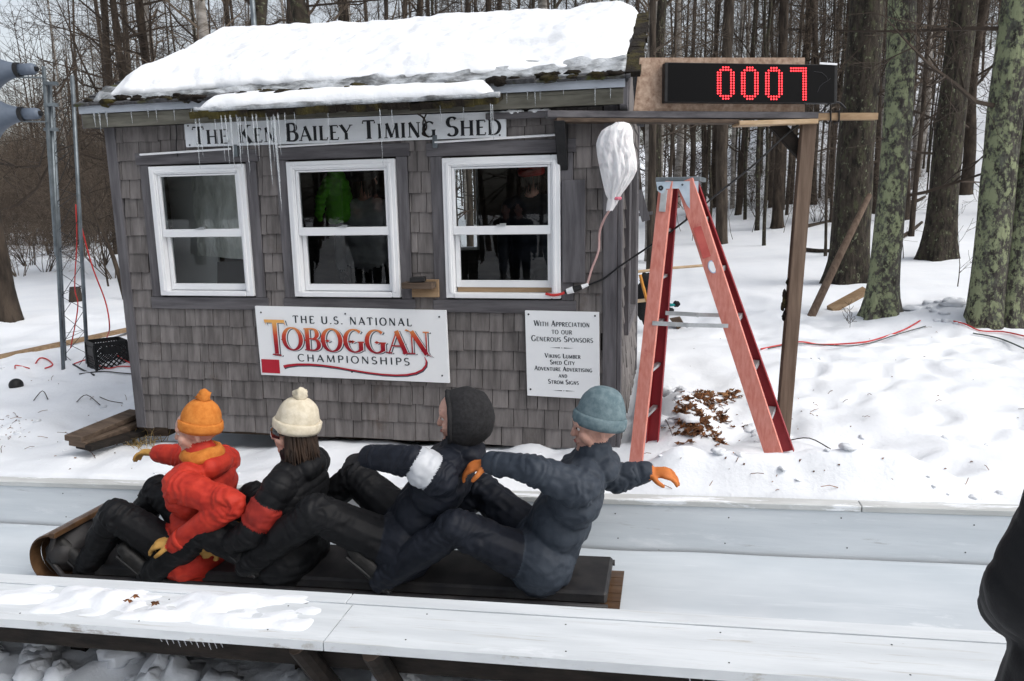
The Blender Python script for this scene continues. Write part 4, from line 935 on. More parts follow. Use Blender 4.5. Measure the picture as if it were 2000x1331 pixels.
for px, r_, dx in ((585, .055, .30), (728, .055, .22), (1480, .05, .25), (-300, .05, .2)):       # round props under the near plank
    p = onY(px, 1290, NO+.05); p.z = rail_z(p.x)-.075; q = MB(); b_ = V((p.x+dx*.9, p.y+.36, p.z-.85))
    q.tube([p, p.lerp(b_, .5), b_], [r_*.8, r_*.85, r_*.9], 10); q.build('prop', M['darkwood'], chute); q = MB(); dd_ = (b_-p).normalized(); q.lathe(p-dd_*.004, dd_, [(0, .0), (0, r_*.78), (.03, r_*.80)], 10); q.build('lit_tip', M['oldwood'], chute)  # paler tip piece puts the light on the prop's end into colour
q = MB(); p = onY(185, 1272, 3.0); p.z = -.40; q.beam(p+V((-.20,0,.02)), p+V((.20,0,-.02)), .04, .085); q.build('cross_block', M['tanwood'], chute, bevel=.003)
for k in range(11):                               # tiny icicles under the plank's edge
    px = 268+k*13; p = onZ(px, 1232, -.17); L = .02+.02*frac(k*.618)
    q = MB(); c = cz(p.x+.12, NO+.01, -.040); q.tube([c, c+V((.01,0,-L))], [.0035, .001], 5); q.build('icicle', M['ice'], chute)
for k in range(5):
    p = cz(.10+.05*k, NO+.01, -.040); q = MB(); q.tube([p, p+V((.005,0,-.035-.012*(k % 2)))], [.004, .001], 5); q.build('icicle', M['ice'], chute)
# snow lying on the near plank, the far cap and along the floor
def plank_snow(name, x0, x1, y0, y1, zb, amp, seed, label):
    nx_, ny_ = int((x1-x0)/.02), max(6, int((y1-y0)/.018)); vs = []
    for j in range(ny_+1):
        for i in range(nx_+1):
            u, v = i/nx_, j/ny_; x = x0+(x1-x0)*u; y = y0+(y1-y0)*v
            e = min(1, min(u, 1-u)*(x1-x0)/.14)*min(1, min(v, 1-v)*(y1-y0)/.05); p = V((x*4+seed, y*7, seed))
            h = (amp*(.55+.75*noise.noise(p)+.35*noise.noise(p*2.7)))*math.sqrt(max(e, 0))-.012
            vs.append(cz(x, y, zb+max(h, -.006)))
    q = MB(); q.add(vs, [(j*(nx_+1)+i, j*(nx_+1)+i+1, (j+1)*(nx_+1)+i+1, (j+1)*(nx_+1)+i) for j in range(ny_) for i in range(nx_)])
    o = q.build(name, M['snow'], None, smooth=True, fixn=False, loc=cz((x0+x1)/2, (y0+y1)/2, zb)); tag(o, label, 'snow', None, 'stuff'); return o
a, b = onZ(40, 1180, -.12).x, onZ(600, 1230, -.1).x
plank_snow('plank_snow', a, b, NO+.05, NJ+.03, 0, .050, 3.3, 'patch of snow lying on the near plank left of its joint')
plank_snow('plank_snow', a-1.3, a+.15, NO+.10, NJ+.02, 0, .03, 8.1, 'thin snow on the near plank by the left edge of the picture')
plank_snow('plank_snow', onZ(1300, 1300, 0).x, onZ(1440, 1330, 0).x, NO+.02, NJ-.08, 0, .026, 5.7, 'small patch of crusty snow at the near plank edge, right of its joint')
plank_snow('plank_snow', onZ(480, 1140, -.1).x, onZ(600, 1170, -.1).x, NJ-.02, NI-.005, .006, .045, 9.2, 'small snow heap on the near rail beside the plank joint')
for k, (a, b) in enumerate(((1425, 1462), (1515, 1560), (1565, 1620), (1905, 1945), (1950, 2040), (140, 175))):
    xa, xb = onY(a, 985, 4.05).x, onY(b, 985, 4.05).x; plank_snow('cap_snow', xa, xb, 4.0, 4.07, .032, .022, k*1.7, 'sliver of snow on the far rail of the chute')
# leaves frozen into the snow on the plank
M['leaf'] = mat('dead_leaf', (.075,.028,.012), (.20,.085,.03), .8, (30,30,30), .3, (60,60,60), tone=.5, bdist=.003)
M['leaf2'] = mat('tan_leaf', (.16,.075,.03), (.33,.18,.08), .8, (30,30,30), .3, (60,60,60), tone=.4, bdist=.003)
def leaf(q, c, r, rng):
    a0 = rng.uniform(0, 6.28); tilt = V((rng.uniform(-.6,.6), rng.uniform(-.6,.6), 1)).normalized(); u = tilt.orthogonal().normalized(); w_ = tilt.cross(u); n_ = 14; vs = [V(c)+tilt*.006]
    for k in range(n_):
        t_ = 2*math.pi*k/n_+a0; rr = r*(1.0 if k % 2 == 0 else .52)*rng.uniform(.75, 1.15); vs.append(V(c)+u*math.cos(t_)*rr+w_*math.sin(t_)*rr*.7+tilt*rng.uniform(-.25,.35)*r)
    q.tone = rng.random(); q.add(vs, [(0, 1+k, 1+(k+1) % n_) for k in range(n_)])
rng = random.Random(21)
for i, (px, py) in enumerate(((244, 1181), (257, 1173), (297, 1188))):
    p = onZ(px, py, -.10); q = MB(); c = cz(p.x, p.y-.016*p.x+.02, .05); leaf(q, c, .026, rng)
    single(q, 'dead_leaf', M['leaf'], ['leftmost of three dead leaves on the snowy near plank', 'middle of three dead leaves on the snowy near plank', 'rightmost of three dead leaves on the snowy near plank'][i], 'leaf', c, 'leaves on the near plank', fixn=False)

# ------------------------------------------------------------------ things standing and lying on the snow
# horn loudspeakers on the lattice mast, left of the shed
def gz(x, y, o=0): return V((x, y, ground(x, y)+o))
T0 = hit(121, 722); TY = T0.y
mast = thing('lattice_mast', 'grey lattice mast section standing in the snow left of the shed', 'mast', T0)
tb0 = T0+V((0,0,-.15)); tb1 = V((hit(165, 690).x, TY+.30, 0)); tb1 = onY(170, 690, TY+.12)
def leg_line(px0, py0, px1, py1, y): return onY(px0, py0, y), onY(px1, py1, y)
L1 = leg_line(97, 165, 121, 722, TY); L2 = leg_line(141, 148, 168, 700, TY+.14); L3 = leg_line(103, 200, 124, 700, TY+.26)
L1 = (L1[0], L1[1]+V((0,0,-.2))); L2 = (L2[0], L2[1]+V((0,0,-.2))); L3 = (L3[0], L3[1]+V((0,0,-.2)))
for a, b in (L1, L2, L3): q = MB(); q.tube([a, b], .019, 8); q.build('leg', M['galv'], mast, smooth=True)
q = MB(); nr_ = 6
for (a, b), (c, d) in ((L1, L2), (L2, L3), (L3, L1)):
    for k in range(nr_):
        t0 = .06+k/nr_*.93; t1 = t0+.5/nr_; t2 = t0+1/nr_
        q.tube([a.lerp(b, t0), c.lerp(d, t0)], .003, 4); q.tube([a.lerp(b, t0), c.lerp(d, t1)], .003, 4); q.tube([c.lerp(d, t1), a.lerp(b, min(t2, 1))], .003, 4)
q.build('lattice', M['blackcord'], mast)
p0, p1 = onY(83, 140, TY-.06), onY(97, 300, TY-.06); q = MB(); q.tube([onY(85, 130, TY-.06), onY(110, 500, TY-.06)], .018, 8)
for py in (163, 205, 253): c = onY(90, py, TY-.06); q.beam(c+V((-.02,0,0)), c+V((.09,.05,0)), .05, .03)
mp = q.build('speaker_pole', M['galv'], mast)
M['horn'] = mat('grey_horn', (.10,.125,.165), (.145,.175,.225), .5, (5,5,5))
for lab, cy, xr in (('upper grey horn loudspeaker on the lattice mast, mouth facing left', 135, 68), ('lower grey horn loudspeaker on the lattice mast, mouth facing left', 222, 76)):
    th = onY(xr, cy, TY-.12); ax = V((-.96, -.25, -.05 if cy < 200 else -.03)).normalized()
    h = thing('horn_speaker', lab, 'loudspeaker', th, 'horn loudspeakers on the mast')
    q = MB(); prof = [(.14, .062), (.17, .066), (.24, .082), (.31, .11), (.38, .15), (.45, .205), (.50, .255), (.52, .27), (.52, .262), (.49, .245), (.44, .195), (.37, .14), (.30, .10), (.2, .06), (.15, .03)]
    q.lathe(th, ax, prof, 32); q.build('horn', M['horn'], h, smooth=True)
    q = MB(); q.lathe(th, ax, [(-.005, .0), (-.005, .044), (.02, .054), (.145, .057), (.155, .0)], 20); q.build('driver', M['horn'], h, smooth=True)
    q = MB(); q.lathe(th, ax, [(.140, .060), (.142, .069), (.178, .071), (.18, .066)], 24); q.build('collar', M['black'], h); q = MB(); q.lathe(th, ax, [(-.03,.0), (-.03, .022), (.0, .026), (.0,0)], 10); q.build('end_cap', M['black'], h)
    q = MB(); a = th+ax*.16+V((0,0,-.068)); q.beam(a, th+V((.05,.05,-.075)), .03, .012); q.beam(th+V((.04,.05,-.075)), th+V((.04,.05,-.01)), .03, .012); q.build('bracket', M['galv'], h)
# cables on and beside the mast
def snowline(pts, o=.012, y=None): return [hit(*p)+V((0,0,o)) for p in pts]
cable('red_cable', [onY(158, 440, TY+.16), onY(180, 520, TY+.2), onY(206, 590, TY+.3), onY(214, 640, TY+.25)]+snowline([(209, 672), (230, 700), (255, 715)], .03), .007, M['redcord'], 'red cable looping from the lattice mast down to the black crate')
cable('red_cable', [onY(148, 400, TY+.1), onY(150, 470, TY+.15), onY(146, 560, TY+.15), onY(152, 600, TY+.15), onY(138, 680, TY+.05)], .006, M['redcord'], 'red cable hanging inside the lattice mast legs')
cable('red_cable', snowline([(70, 712), (78, 702), (92, 704), (103, 715), (88, 722)]), .007, M['redcord'], 'short loop of red cable on snow left of the mast')
cable('red_cable', snowline([(145, 713), (170, 705), (185, 712), (210, 722), (235, 718), (262, 719)]), .006, M['redcord'], 'red cable lying along the snow in front of the crate')
cable('red_cable', snowline([(30, 722), (32, 716), (58, 722)]), .006, M['redcord'], 'short bit of red cable on snow near the black ball')
cable('black_cable', snowline([(143, 714), (160, 724), (184, 735)]), .009, M['blackcord'], 'black cable end on the snow in front of the mast')
cable('black_cable', snowline([(155, 733), (200, 728), (235, 731), (262, 733)]), .006, M['blackcord'], 'thin black cable on the snow between mast and shed corner')
# milk crate
C0 = hit(212, 716); 
crate = thing('milk_crate', 'black plastic milk crate lying open on the snow by the shed corner', 'crate', C0)
def lattice_face(q, o, ux, uz, w_, h_, thick, nn, nx_=6, nz_=5):
    """a crate side: solid rim, crossing diagonal bars, and the hand-hold"""
    o = V(o)
    for (a, b, wd) in (((0,0),(w_,0),.03),((0,h_),(w_,h_),.04),((0,0),(0,h_),.03),((w_,0),(w_,h_),.03)):
        q.beam(o+ux*a[0]+uz*a[1], o+ux*b[0]+uz*b[1], thick, wd, up=(uz if a[1] == b[1] else ux))
    for k in range(-nz_, nx_+1):
        for sg in (1, -1):
            x0 = k*w_/nx_; pts = []
            for t in (0, 1):
                x = x0+t*h_ if sg == 1 else x0+h_-t*h_; pts.append((x, t*h_))
            (xa, za), (xb, zb) = pts
            def clip(xa, za, xb, zb):
                t0, t1 = 0., 1.
                if xb == xa: return None
                for lim, s_ in ((0, 1), (w_, -1)):
                    fa, fb = s_*(xa-lim), s_*(xb-lim)
                    if fa < 0 and fb < 0: return None
                    if fa < 0: t0 = max(t0, fa/(fa-fb))
                    elif fb < 0: t1 = min(t1, fa/(fa-fb))
                return (xa+(xb-xa)*t0, za+(zb-za)*t0, xa+(xb-xa)*t1, za+(zb-za)*t1) if t1 > t0 else None
            c = clip(xa, za, xb, zb)
            if c: q.beam(o+ux*c[0]+uz*c[1], o+ux*c[2]+uz*c[3], thick*.7, .013, up=nn.cross((ux*(c[2]-c[0])+uz*(c[3]-c[1])).normalized()))
ca = R(38); ux = V((math.cos(ca), -math.sin(ca)*.9, 0)).normalized(); uy = V((-ux.y, ux.x, 0)); up_ = V((0,0,1)); s3 = .31
o_ = C0-ux*.08-uy*.02+V((-.19, 0, -.03)); q = MB()
lattice_face(q, o_, ux, up_, s3, .28, .012, -uy); lattice_face(q, o_+ux*s3, uy, up_, s3, .28, .012, ux); lattice_face(q, o_+uy*s3, ux, up_, s3, .28, .012, uy); lattice_face(q, o_, uy, up_, s3, .28, .012, -ux)
q.build('sides', M['black'], crate)
q = MB(); q.beam(o_+ux*.05+up_*.20, o_+ux*.26+up_*.20, .016, .09); q.beam(o_+ux*s3+uy*.06+up_*.21, o_+ux*s3+uy*.24+up_*.21, .016, .07); q.build('hand_hold', M['black'], crate)
q = MB()
for k in range(9): q.beam(o_+ux*(k*s3/8)+up_*.012, o_+ux*(k*s3/8)+uy*s3+up_*.012, .012, .012)
q.build('base', M['black'], crate)
# long plank on the snow, lumber at the shed corner, black ball, stump
a, b = hit(-60, 716), hit(262, 648); q = MB(); q.beam(a+V((0,0,.03)), b+V((0,0,.04)), .10, .045); single(q, 'long_plank', M['tanwood'], 'long weathered plank lying on the snow behind the mast', 'plank', (a+b)/2, bevel=.004)
lm = [((142, 858), (268, 806), .00, 'topmost dark board of the short pile at the shed corner'), ((150, 868), (280, 820), -.02, 'lower dark board of the short pile at the shed corner'), ((163, 874), (300, 836), -.045, 'darkest board at the bottom of the pile by the shed corner')]
for (p, r_, dz, lb) in lm:
    a, b = onY(p[0], p[1], 4.36), onY(r_[0], r_[1], 5.05); a.z = max(a.z, ground(a.x, a.y)+.04); q = MB(); q.beam(a, b, .14, .042, up=(.1,-.2,1)); single(q, 'dark_board', M['darkwood'] if dz < -.03 else M['oldwood'], lb, 'board', (a+b)/2, 'boards piled at the shed corner', bevel=.003)
q = MB(); q.beam(onY(245, 838, 4.95), onY(335, 838, 4.95), .10, .09); single(q, 'sill_timber', M['oldwood'], 'brown timber under the left corner of the shed', 'timber', onY(290, 838, 4.95), bevel=.004)
q = MB(); q.beam((-3.5, 5.0, -.07), (-.5, 5.0, -.05), .10, .075); q.build('skid', M['oldwood'], shed)
p = hit(32, 756); q = MB(); q.ball(p+V((0,0,.02)), .065, 12); single(q, 'black_ball', M['black'], 'black ball half sunk in the snow at the far left', 'ball', p, smooth=True)
p = hit(148, 590); q = MB(); q.tube([p+V((0,0,-.1)), p+V((.01,0,.12)), p+V((.02,0,.26))], [.12, .10, .085], 10); single(q, 'tree_stump', M['bark'], 'low broken tree stump in the snow behind the mast', 'stump', p)
# dry grass tuft at the shed's left corner
M['straw'] = mat('dry_grass', (.20,.13,.045), (.36,.26,.11), .8, (9,9,9), tone=.3)
q = MB(); rng = random.Random(17); gp = hit(268, 868)
for k in range(110):
    b = gz(gp.x+rng.gauss(0,.13), gp.y+rng.gauss(0,.07), -.02); d = V((rng.gauss(0,.6), rng.gauss(0,.4), 1)).normalized(); L = rng.uniform(.08, .24); q.tone = rng.random()
    q.tube([b, b+d*L*.6, b+d*L+V((d.x*.07, d.y*.05, -.03))], [.003, .0022, .0008], 3, False)
o = q.build('dry_grass', M['straw'], None, loc=gp); tag(o, 'tuft of dry yellow grass at the left corner of the shed', 'grass', None, 'stuff')
# dead leaves dug out beneath the ladder
q = MB(); rng = random.Random(33)
def leafspot(px, py, n_, sx, sy, sz_=(.022, .05)):
    c = hit(px, py)
    for k in range(n_):
        x, y = c.x+rng.gauss(0, sx), c.y+rng.gauss(0, sy); leaf(q, gz(x, y, rng.uniform(.003, .02)), rng.uniform(*sz_), rng)
for args in ((1362, 815, 90, .075, .10), (1385, 785, 48, .08, .10), (1352, 840, 60, .06, .06), (1425, 775, 20, .05, .06), (1400, 815, 18, .06, .08), (1398, 860, 10, .05, .05), (1372, 772, 10, .05, .05), (1415, 830, 8, .05, .05)): leafspot(*args)
o = q.build('leaf_litter', M['leaf'], None, loc=hit(1375, 815), fixn=False); tag(o, 'patch of brown dead leaves in the snow under the stepladder', 'leaves', None, 'stuff')
q = MB()
for args in ((1362, 805, 9, .07, .08, (.03,.055)), (1390, 770, 6, .06, .06, (.03,.055)), (1425, 772, 4, .03, .04, (.03,.06))): leafspot(*args)
o = q.build('oak_leaves', M['leaf2'], None, loc=hit(1375, 805), fixn=False); tag(o, 'few lighter tan leaves on top of the brown leaf patch', 'leaves', None, 'stuff')
# scattered specks and twigs on the snow
q = MB(); rng = random.Random(40)
for k in range(150):
    px, py = rng.choice(((rng.uniform(1280, 1990), rng.uniform(640, 960)), (rng.uniform(1240, 1700), rng.uniform(760, 960)), (rng.uniform(0, 260), rng.uniform(740, 920)), (rng.uniform(0, 60), rng.uniform(810, 860))))
    c = hit(px, py)
    if rng.random() < .35:
        d = V((rng.uniform(-1,1), rng.uniform(-1,1), .15)).normalized(); L = rng.uniform(.03, .13); q.tube([c+V((0,0,.004)), c+d*L*.5+V((0,0,.012)), c+d*L+V((0,rng.uniform(-.02,.02),.006))], .0022, 3)
    else: leaf(q, c, rng.uniform(.005, .014), rng)
o = q.build('forest_litter', M['leaf'], None, loc=(1, 5, 0), fixn=False); tag(o, 'bark specks and twig bits scattered on the snow', 'litter', None, 'stuff')
for k, (pts, lb) in enumerate((([(1632,775),(1648,800),(1660,818),(1668,832)], 'thin twig poking from the snow left of the leaf patch'),)):
    pts = [(1300,828),(1308,845),(1314,862)]
    s = [hit(*p)+V((0,0,.03)) for p in pts]; q = MB(); q.tube(s, [.003,.003,.0015], 4); single(q, 'thin_twig', M['twig'], lb, 'twig', s[0])
for pts, lb in (([(1540,864),(1580,868),(1622,881)], 'bare twig on snow just right of the post foot'), ([(195,778),(215,792),(240,790)], 'bare twig on snow left of the shed wall'), ([(66,785),(84,772),(94,783)], 'bent twig standing in snow at the far left'), ([(150,788),(170,780),(196,794)], 'thin curved twig on snow below the mast')):
    s = [hit(*p)+V((0,0,.012+.03*(i == 1))) for i, p in enumerate(pts)]; q = MB(); q.tube(spline(s, 4), .004, 4); single(q, 'bare_twig', M['twig'], lb, 'twig', s[0], 'twigs on the snow')
# cables across the snow on the right
cable('red_cable', snowline([(1486, 686), (1520, 679), (1562, 672), (1600, 677), (1645, 676), (1690, 672), (1720, 664), (1765, 648), (1797, 630)], .02), .008, M['redcord'], 'red cable on the snow beyond the post, by the big trees')
cable('dark_cable', snowline([(1500, 684), (1560, 675), (1650, 679), (1700, 673), (1750, 657), (1808, 640)], .015), .006, M['greencord'], 'grey green cable lying beside the red cable beyond the post')
cable('red_cable', snowline([(1862, 631), (1885, 637), (1915, 650), (1960, 652), (2010, 663)], .02), .008, M['redcord'], 'red cable below the lichened trunks at the right edge')
cable('dark_cable', snowline([(1900, 655), (1940, 662), (1970, 672), (2010, 690)], .02), .008, M['greencord'], 'dark cable below the lichened trunks at the right edge')
# leaning pole, cut plank, fallen branches
a, b = hit(1577, 620), None; b = onY(1698, 382, a.y+1.3); q = MB(); q.tube([a+V((0,0,-.1)), a.lerp(b,.5)+V((.01,0,0)), b], [.052, .048, .036], 10); single(q, 'leaning_pole', M['post'], 'grey brown pole leaning against the lichened tree', 'pole', a)
a, b = hit(1620, 606), onY(1690, 568, hit(1620, 606).y+.25); q = MB(); q.beam(a, b, .10, .085, up=(0,-.5,1)); single(q, 'sawn_timber', M['tanwood'], 'short pale sawn timber lying in the snow beside the leaning pole', 'timber', (a+b)/2, bevel=.004)
for pts, r_, lb in (([(1560,490),(1600,494),(1660,493)], .045, 'fallen branch on the snow left of the lichened tree'), ([(1572,446),(1610,438),(1645,430)], .05, 'crooked fallen branch further back, left of the lichened tree'), ([(1755,470),(1780,455),(1800,438)], .05, 'dark fallen limb between the lichened tree and the mossy trunk'), ([(1768,400),(1790,396),(1806,388)], .06, 'dark rotten log in the snow behind the mossy trunk')):
    s = [hit(*p)+V((0,0,r_*.9)) for p in pts]; q = MB(); q.tube(spline(s, 4), [r_*(1.1-.05*i) for i in range(9)], 7); single(q, 'fallen_branch', M['bark'], lb, 'branch', s[0], 'fallen branches in the woods')
# sawhorse side: things behind the ladder
p = hit(1268, 650); base = V((p.x, p.y, p.z))
yb_ = base.y
q = MB(); rng = random.Random(5); c = onY(1268, 590, yb_); q.ball(onY(1262, 590, yb_), .17, 10, (.75, .6, 1.5), .35); q.ball(onY(1262, 548, yb_), .09, 8, (.8,.8,1.0), .3); tbag = single(q, 'tool_bag', M['glove_bk'], 'black tool bag leaning by the shed behind the stepladder', 'bag', base, smooth=True)
q = MB(); q.tube([onY(1246, 531, yb_-.05), onY(1310, 524, yb_+.1), onY(1374, 519, yb_+.22)], .016, 8); single(q, 'wooden_shaft', M['freshwood'], 'long pale wooden shaft laid level behind the stepladder', 'shaft', onY(1310, 524, yb_))
q = MB(); q.tube([onY(1250, 537, yb_-.18), onY(1264, 590, yb_-.22)], .017, 8); single(q, 'orange_stick', mat('orange_handle', (.50,.20,.03), (.60,.27,.05), .5, (9,9,9)), 'short orange wooden handle against the black tool bag', 'handle', onY(1255, 560, yb_-.2))
q = MB(); q.beam(onY(1240, 589, yb_-.2), onY(1275, 585, yb_-.2), .05, .035); single(q, 'pale_block', M['freshwood'], 'pale wood block in front of the black tool bag', 'block', onY(1255, 588, yb_-.2))
pc = hit(1312, 612); gl_ = thing('work_gloves', 'pair of black and teal work gloves in the snow behind the ladder', 'gloves', pc)
q = MB(); q.ball(onY(1321, 594, pc.y-.1), .042, 8, (1.2,.9,.9), .4); q.ball(onY(1304, 588, pc.y-.1), .04, 8, (.6,.8,1.1), .4); q.ball(onY(1305, 606, pc.y-.1), .05, 8, (1.5,.9,.7), .4); q.build('glove', M['glove_bk'], gl_, smooth=True)
q = MB(); q.ball(onY(1309, 596, pc.y-.13), .04, 8, (1.7,.7,.5), .4); q.build('cuff', mat('teal_cloth', (.01,.22,.22), (.02,.30,.30), .7, (20,20,20)), gl_, smooth=True)
p = hit(1326, 642); q = MB(); q.hexa([onY(1307,622,p.y-.05), onY(1328,620,p.y-.05), onY(1336,634,p.y-.05), onY(1324,645,p.y-.05), onY(1307,622,p.y+.12), onY(1328,618,p.y+.12), onY(1336,632,p.y+.12), onY(1324,642,p.y+.12)]); single(q, 'wood_chunk', M['oldwood'], 'short grey split wood chunk in the snow behind the ladder', 'wood chunk', p, bevel=.006)
p = onY(1258, 455, yb_+.9); q = MB(); q.beam(onY(1246, 372, yb_+.7), onY(1262, 432, yb_+.7), .10, .03, up=(0,1,0)); q.beam(onY(1246, 420, yb_+1.0), onY(1275, 416, yb_+1.0), .06, .04)
single(q, 'grey_slab', M['board'], 'weathered grey slab standing behind the shed corner', 'slab', p)

# ------------------------------------------------------------------ trees
def wob(p, s, a): return V((noise.noise(p*s), noise.noise(p*s+V((31,0,0))), noise.noise(p*s+V((0,47,0)))))*a
def trunk_mesh(q, base, top, r0, r1, n=14, m=24, flare=.55, seed=0, wig=.06, flen=.5):
    """tapered, slightly crooked trunk with root flare and uneven bark"""
    base, top = V(base), V(top); vs = []; H = (top-base).length; ax = (top-base).normalized(); u = ax.orthogonal().normalized(); w_ = ax.cross(u)
    cs = []
    for j in range(m+1):
        t = (j/m)**1.35; c = base.lerp(top, t)+V((noise.noise(V((seed, t*3, 0))), noise.noise(V((seed, t*3, 9))), 0))*wig*min(1, t*6)
        cs.append(c); h = t*H; r = r0+(r1-r0)*t; fl = flare*math.exp(-h/flen*2.2)
        for k in range(n):
            a = 2*math.pi*k/n; rr = r*(1+fl*(1+.55*math.sin(a*5+seed))+.07*noise.noise(V((math.cos(a)*1.5, math.sin(a)*1.5, h*1.1+seed)))+.05*noise.noise(V((math.cos(a)*5, math.sin(a)*5, h*2.5+seed))))
            vs.append(c+(u*math.cos(a)+w_*math.sin(a))*rr)
    q.add(vs, [(j*n+k, j*n+(k+1) % n, (j+1)*n+(k+1) % n, (j+1)*n+k) for j in range(m) for k in range(n)]+[tuple(m*n+k for k in range(n))])
    return cs
def branch(q, p, d, L, r, lev, rng, up=.15, n=3, kids=(5, 4, 3), curl=.30):
    pts = [V(p)]; rad = [r]; d = V(d).normalized(); seg = 5 if lev == 0 else 4 if lev == 1 else 3
    for k in range(seg):
        d = (d+V((rng.gauss(0,1), rng.gauss(0,1), rng.gauss(0,1)))*curl*.5+V((0,0,up*.4))).normalized(); pts.append(pts[-1]+d*(L/seg)); rad.append(max(.0025, r*(1-(k+1)/seg*.85)))
    q.tube(pts, rad, n, False)
    if lev < len(kids):
        for k in range(kids[lev]):
            t = rng.uniform(.25, 1)*seg; i = min(int(t), seg-1); c = pts[i].lerp(pts[i+1], t-i); dd = (pts[i+1]-pts[i]).normalized()
            s = dd.orthogonal().normalized(); a = rng.uniform(0, 6.28); s = s*math.cos(a)+dd.cross(s)*math.sin(a)
            branch(q, c, dd*.75+s*rng.uniform(.5, 1.0), L*rng.uniform(.38, .62), max(.003, rad[i]*.55), lev+1, rng, up, 3, kids, curl)
def crown_mesh(q, cs, rng, r0, h0, n_limb, Lr, kids=(5, 4, 3), up=.15, thin=1.0):
    zb = cs[0].z; zt = cs[-1].z
    for k in range(n_limb):
        t = h0+(1-h0)*(k+rng.random())/n_limb; z = zb+(zt-zb)*t
        j = max(0, next((i for i, c in enumerate(cs) if c.z >= z), len(cs)-1)-1); c = cs[j].lerp(cs[min(j+1, len(cs)-1)], .5); a = rng.uniform(0, 6.28); el = rng.uniform(-.1, .9)
        d = V((math.cos(a)*math.cos(el), math.sin(a)*math.cos(el), math.sin(el))); branch(q, V((c.x, c.y, z)), d, rng.uniform(*Lr)*(1.1-.5*t), r0*.30*(1.15-t)*thin, 0, rng, up, 4, kids)
def place_thing(root, loc, rz, s, label, group):
    r = root.copy(); COL.objects.link(r); r.location = loc; r.rotation_euler = (0, 0, rz); r.scale = (s[0], s[0], s[1]); r['label'] = label
    if group: r['group'] = group
    for ch in list(root.children):
        c = ch.copy(); COL.objects.link(c); c.parent = r
    return r

# the big trunks on the right, each with its own lichen
def big_tree(px, py, wpx, lean, H, mt, label, seed, flare=.5, r1=.55, limbs=(), depth=None):
    g = hit(px, py); 
    if depth: g = depth
    d = proj(g)[2]; r = wpx/2*d/F_PX
    t = thing('lichened_tree', label, 'tree', g)
    q = MB(); top = g+V((lean[0]*H, lean[1]*H, H)); cs = trunk_mesh(q, g+V((0,0,-.15)), top, r, r*r1, 22, 46, flare, seed, .10, r*3)
    q.build('trunk', mt, t, smooth=True)
    q = MB(); rng = random.Random(seed); crown_mesh(q, cs, rng, r*.9, .45, 9, (2.2, 4.2), (6, 5, 3))
    for (h, a, L) in limbs:
        j = next(i for i, c in enumerate(cs) if c.z >= g.z+h); branch(q, cs[j], V((math.cos(a), math.sin(a), .12)), L, .028, 0, rng, .05, 4, (7, 4, 2), .35)
    q.build('crown', M['twig'], t)
    return t
big_tree(1655, 553, 70, (.010, .0), 13, M['mossbark'], 'brown mossy trunk directly behind the lichened tree, right of the clock', 3, .45, limbs=((1.7, .2, 2.2), (2.6, -.5, 2.0)))
big_tree(1722, 612, 54, (-.004, .02), 13, M['lichen'], 'tree with bright green lichen just right of the clock, flaring at its foot', 5, .75, limbs=((1.3, -.2, 1.7),))
big_tree(1832, 505, 54, (.016, 0), 14, M['mossbark'], 'single dark mossy trunk between the lichened tree and the right edge', 9, .55, limbs=((1.8, 3.4, 2.4), (2.4, 2.7, 2.6), (3.1, 3.3, 2.5), (1.2, .3, 1.5)))
big_tree(1922, 632, 62, (.012, .0), 13, M['lichen'], 'thick lichened trunk, left one of the group at the right edge', 12, .42, limbs=((2.2, 3.5, 2.0), (3.0, 3.0, 2.2)))
big_tree(1968, 632, 52, (.050, .02), 13, M['lichen'], 'leaning lichened trunk, middle one of the group at the right edge', 15, .35)
big_tree(2012, 622, 48, (.004, 0), 13, M['mossbark'], 'dark trunk cut by the right edge of the picture', 18, .4)
big_tree(14, 622, 44, (-.02, .0), 11, M['bark'], 'dark trunk cut by the left edge, below the horn loudspeakers', 21, .35, limbs=((1.3, .3, 2.0), (1.9, -.3, 2.2), (2.5, .6, 2.0), (1.0, 2.2, 1.4)))
big_tree(1281, 515, 21, (-.004, .02), 12, M['mossbark'], 'slim mossy trunk just right of the shed, behind the stepladder', 24, .3, limbs=((1.1, 0, 1.0), (2.4, .6, 1.5)))
big_tree(1409, 476, 23, (-.006, .0), 13, M['bark_b'], 'slim grey trunk seen between the stepladder and the post', 27, .3)
big_tree(1518, 446, 21, (-.012, .0), 13, M['bark'], 'dark trunk widening at its foot, seen left of the post', 30, .6)

# prototypes for the woods: trunk and crown, copied over the hillside
rng0 = random.Random(90); protos = []
for k in range(11):
    rng = random.Random(100+k); H = rng.uniform(11, 16); r = rng.uniform(.085, .16) if k % 3 else rng.uniform(.05, .075)
    mt = [M['bark_b'], M['bark'], M['bark_b'], M['mossbark'], M['birch'], M['bark']][k % 6]
    t = thing('bare_tree', 'x', 'tree', (0, 0, 0)); q = MB(); cs = trunk_mesh(q, (0,0,-.2), (rng.gauss(0,.35), rng.gauss(0,.35), H), r, r*.28, 9, 20, .35, k*3.3, .22, .5); q.build('trunk', mt, t, smooth=True)
    q = MB(); crown_mesh(q, cs, rng, r*1.1, .14 if k % 2 else .25, 26 if k % 3 else 18, (1.3, 3.2) if k % 3 else (.7, 1.8), (5, 4, 2), .12); q.build('crown', M['twig'] if k % 2 else M['twig_pale'], t)
    protos.append((t, r, k % 3 == 0))
used = set(); placed = []
def wood_tree(k, loc, s, label, group):
    t = protos[k][0]; rz = rng0.uniform(0, 6.28)
    if k not in used:
        used.add(k); t.location = loc; t.rotation_euler = (0,0,rz); t.scale = (s[0], s[0], s[1]); t['label'] = label; t['group'] = group; return t
    return place_thing(t, loc, rz, s, label, group)
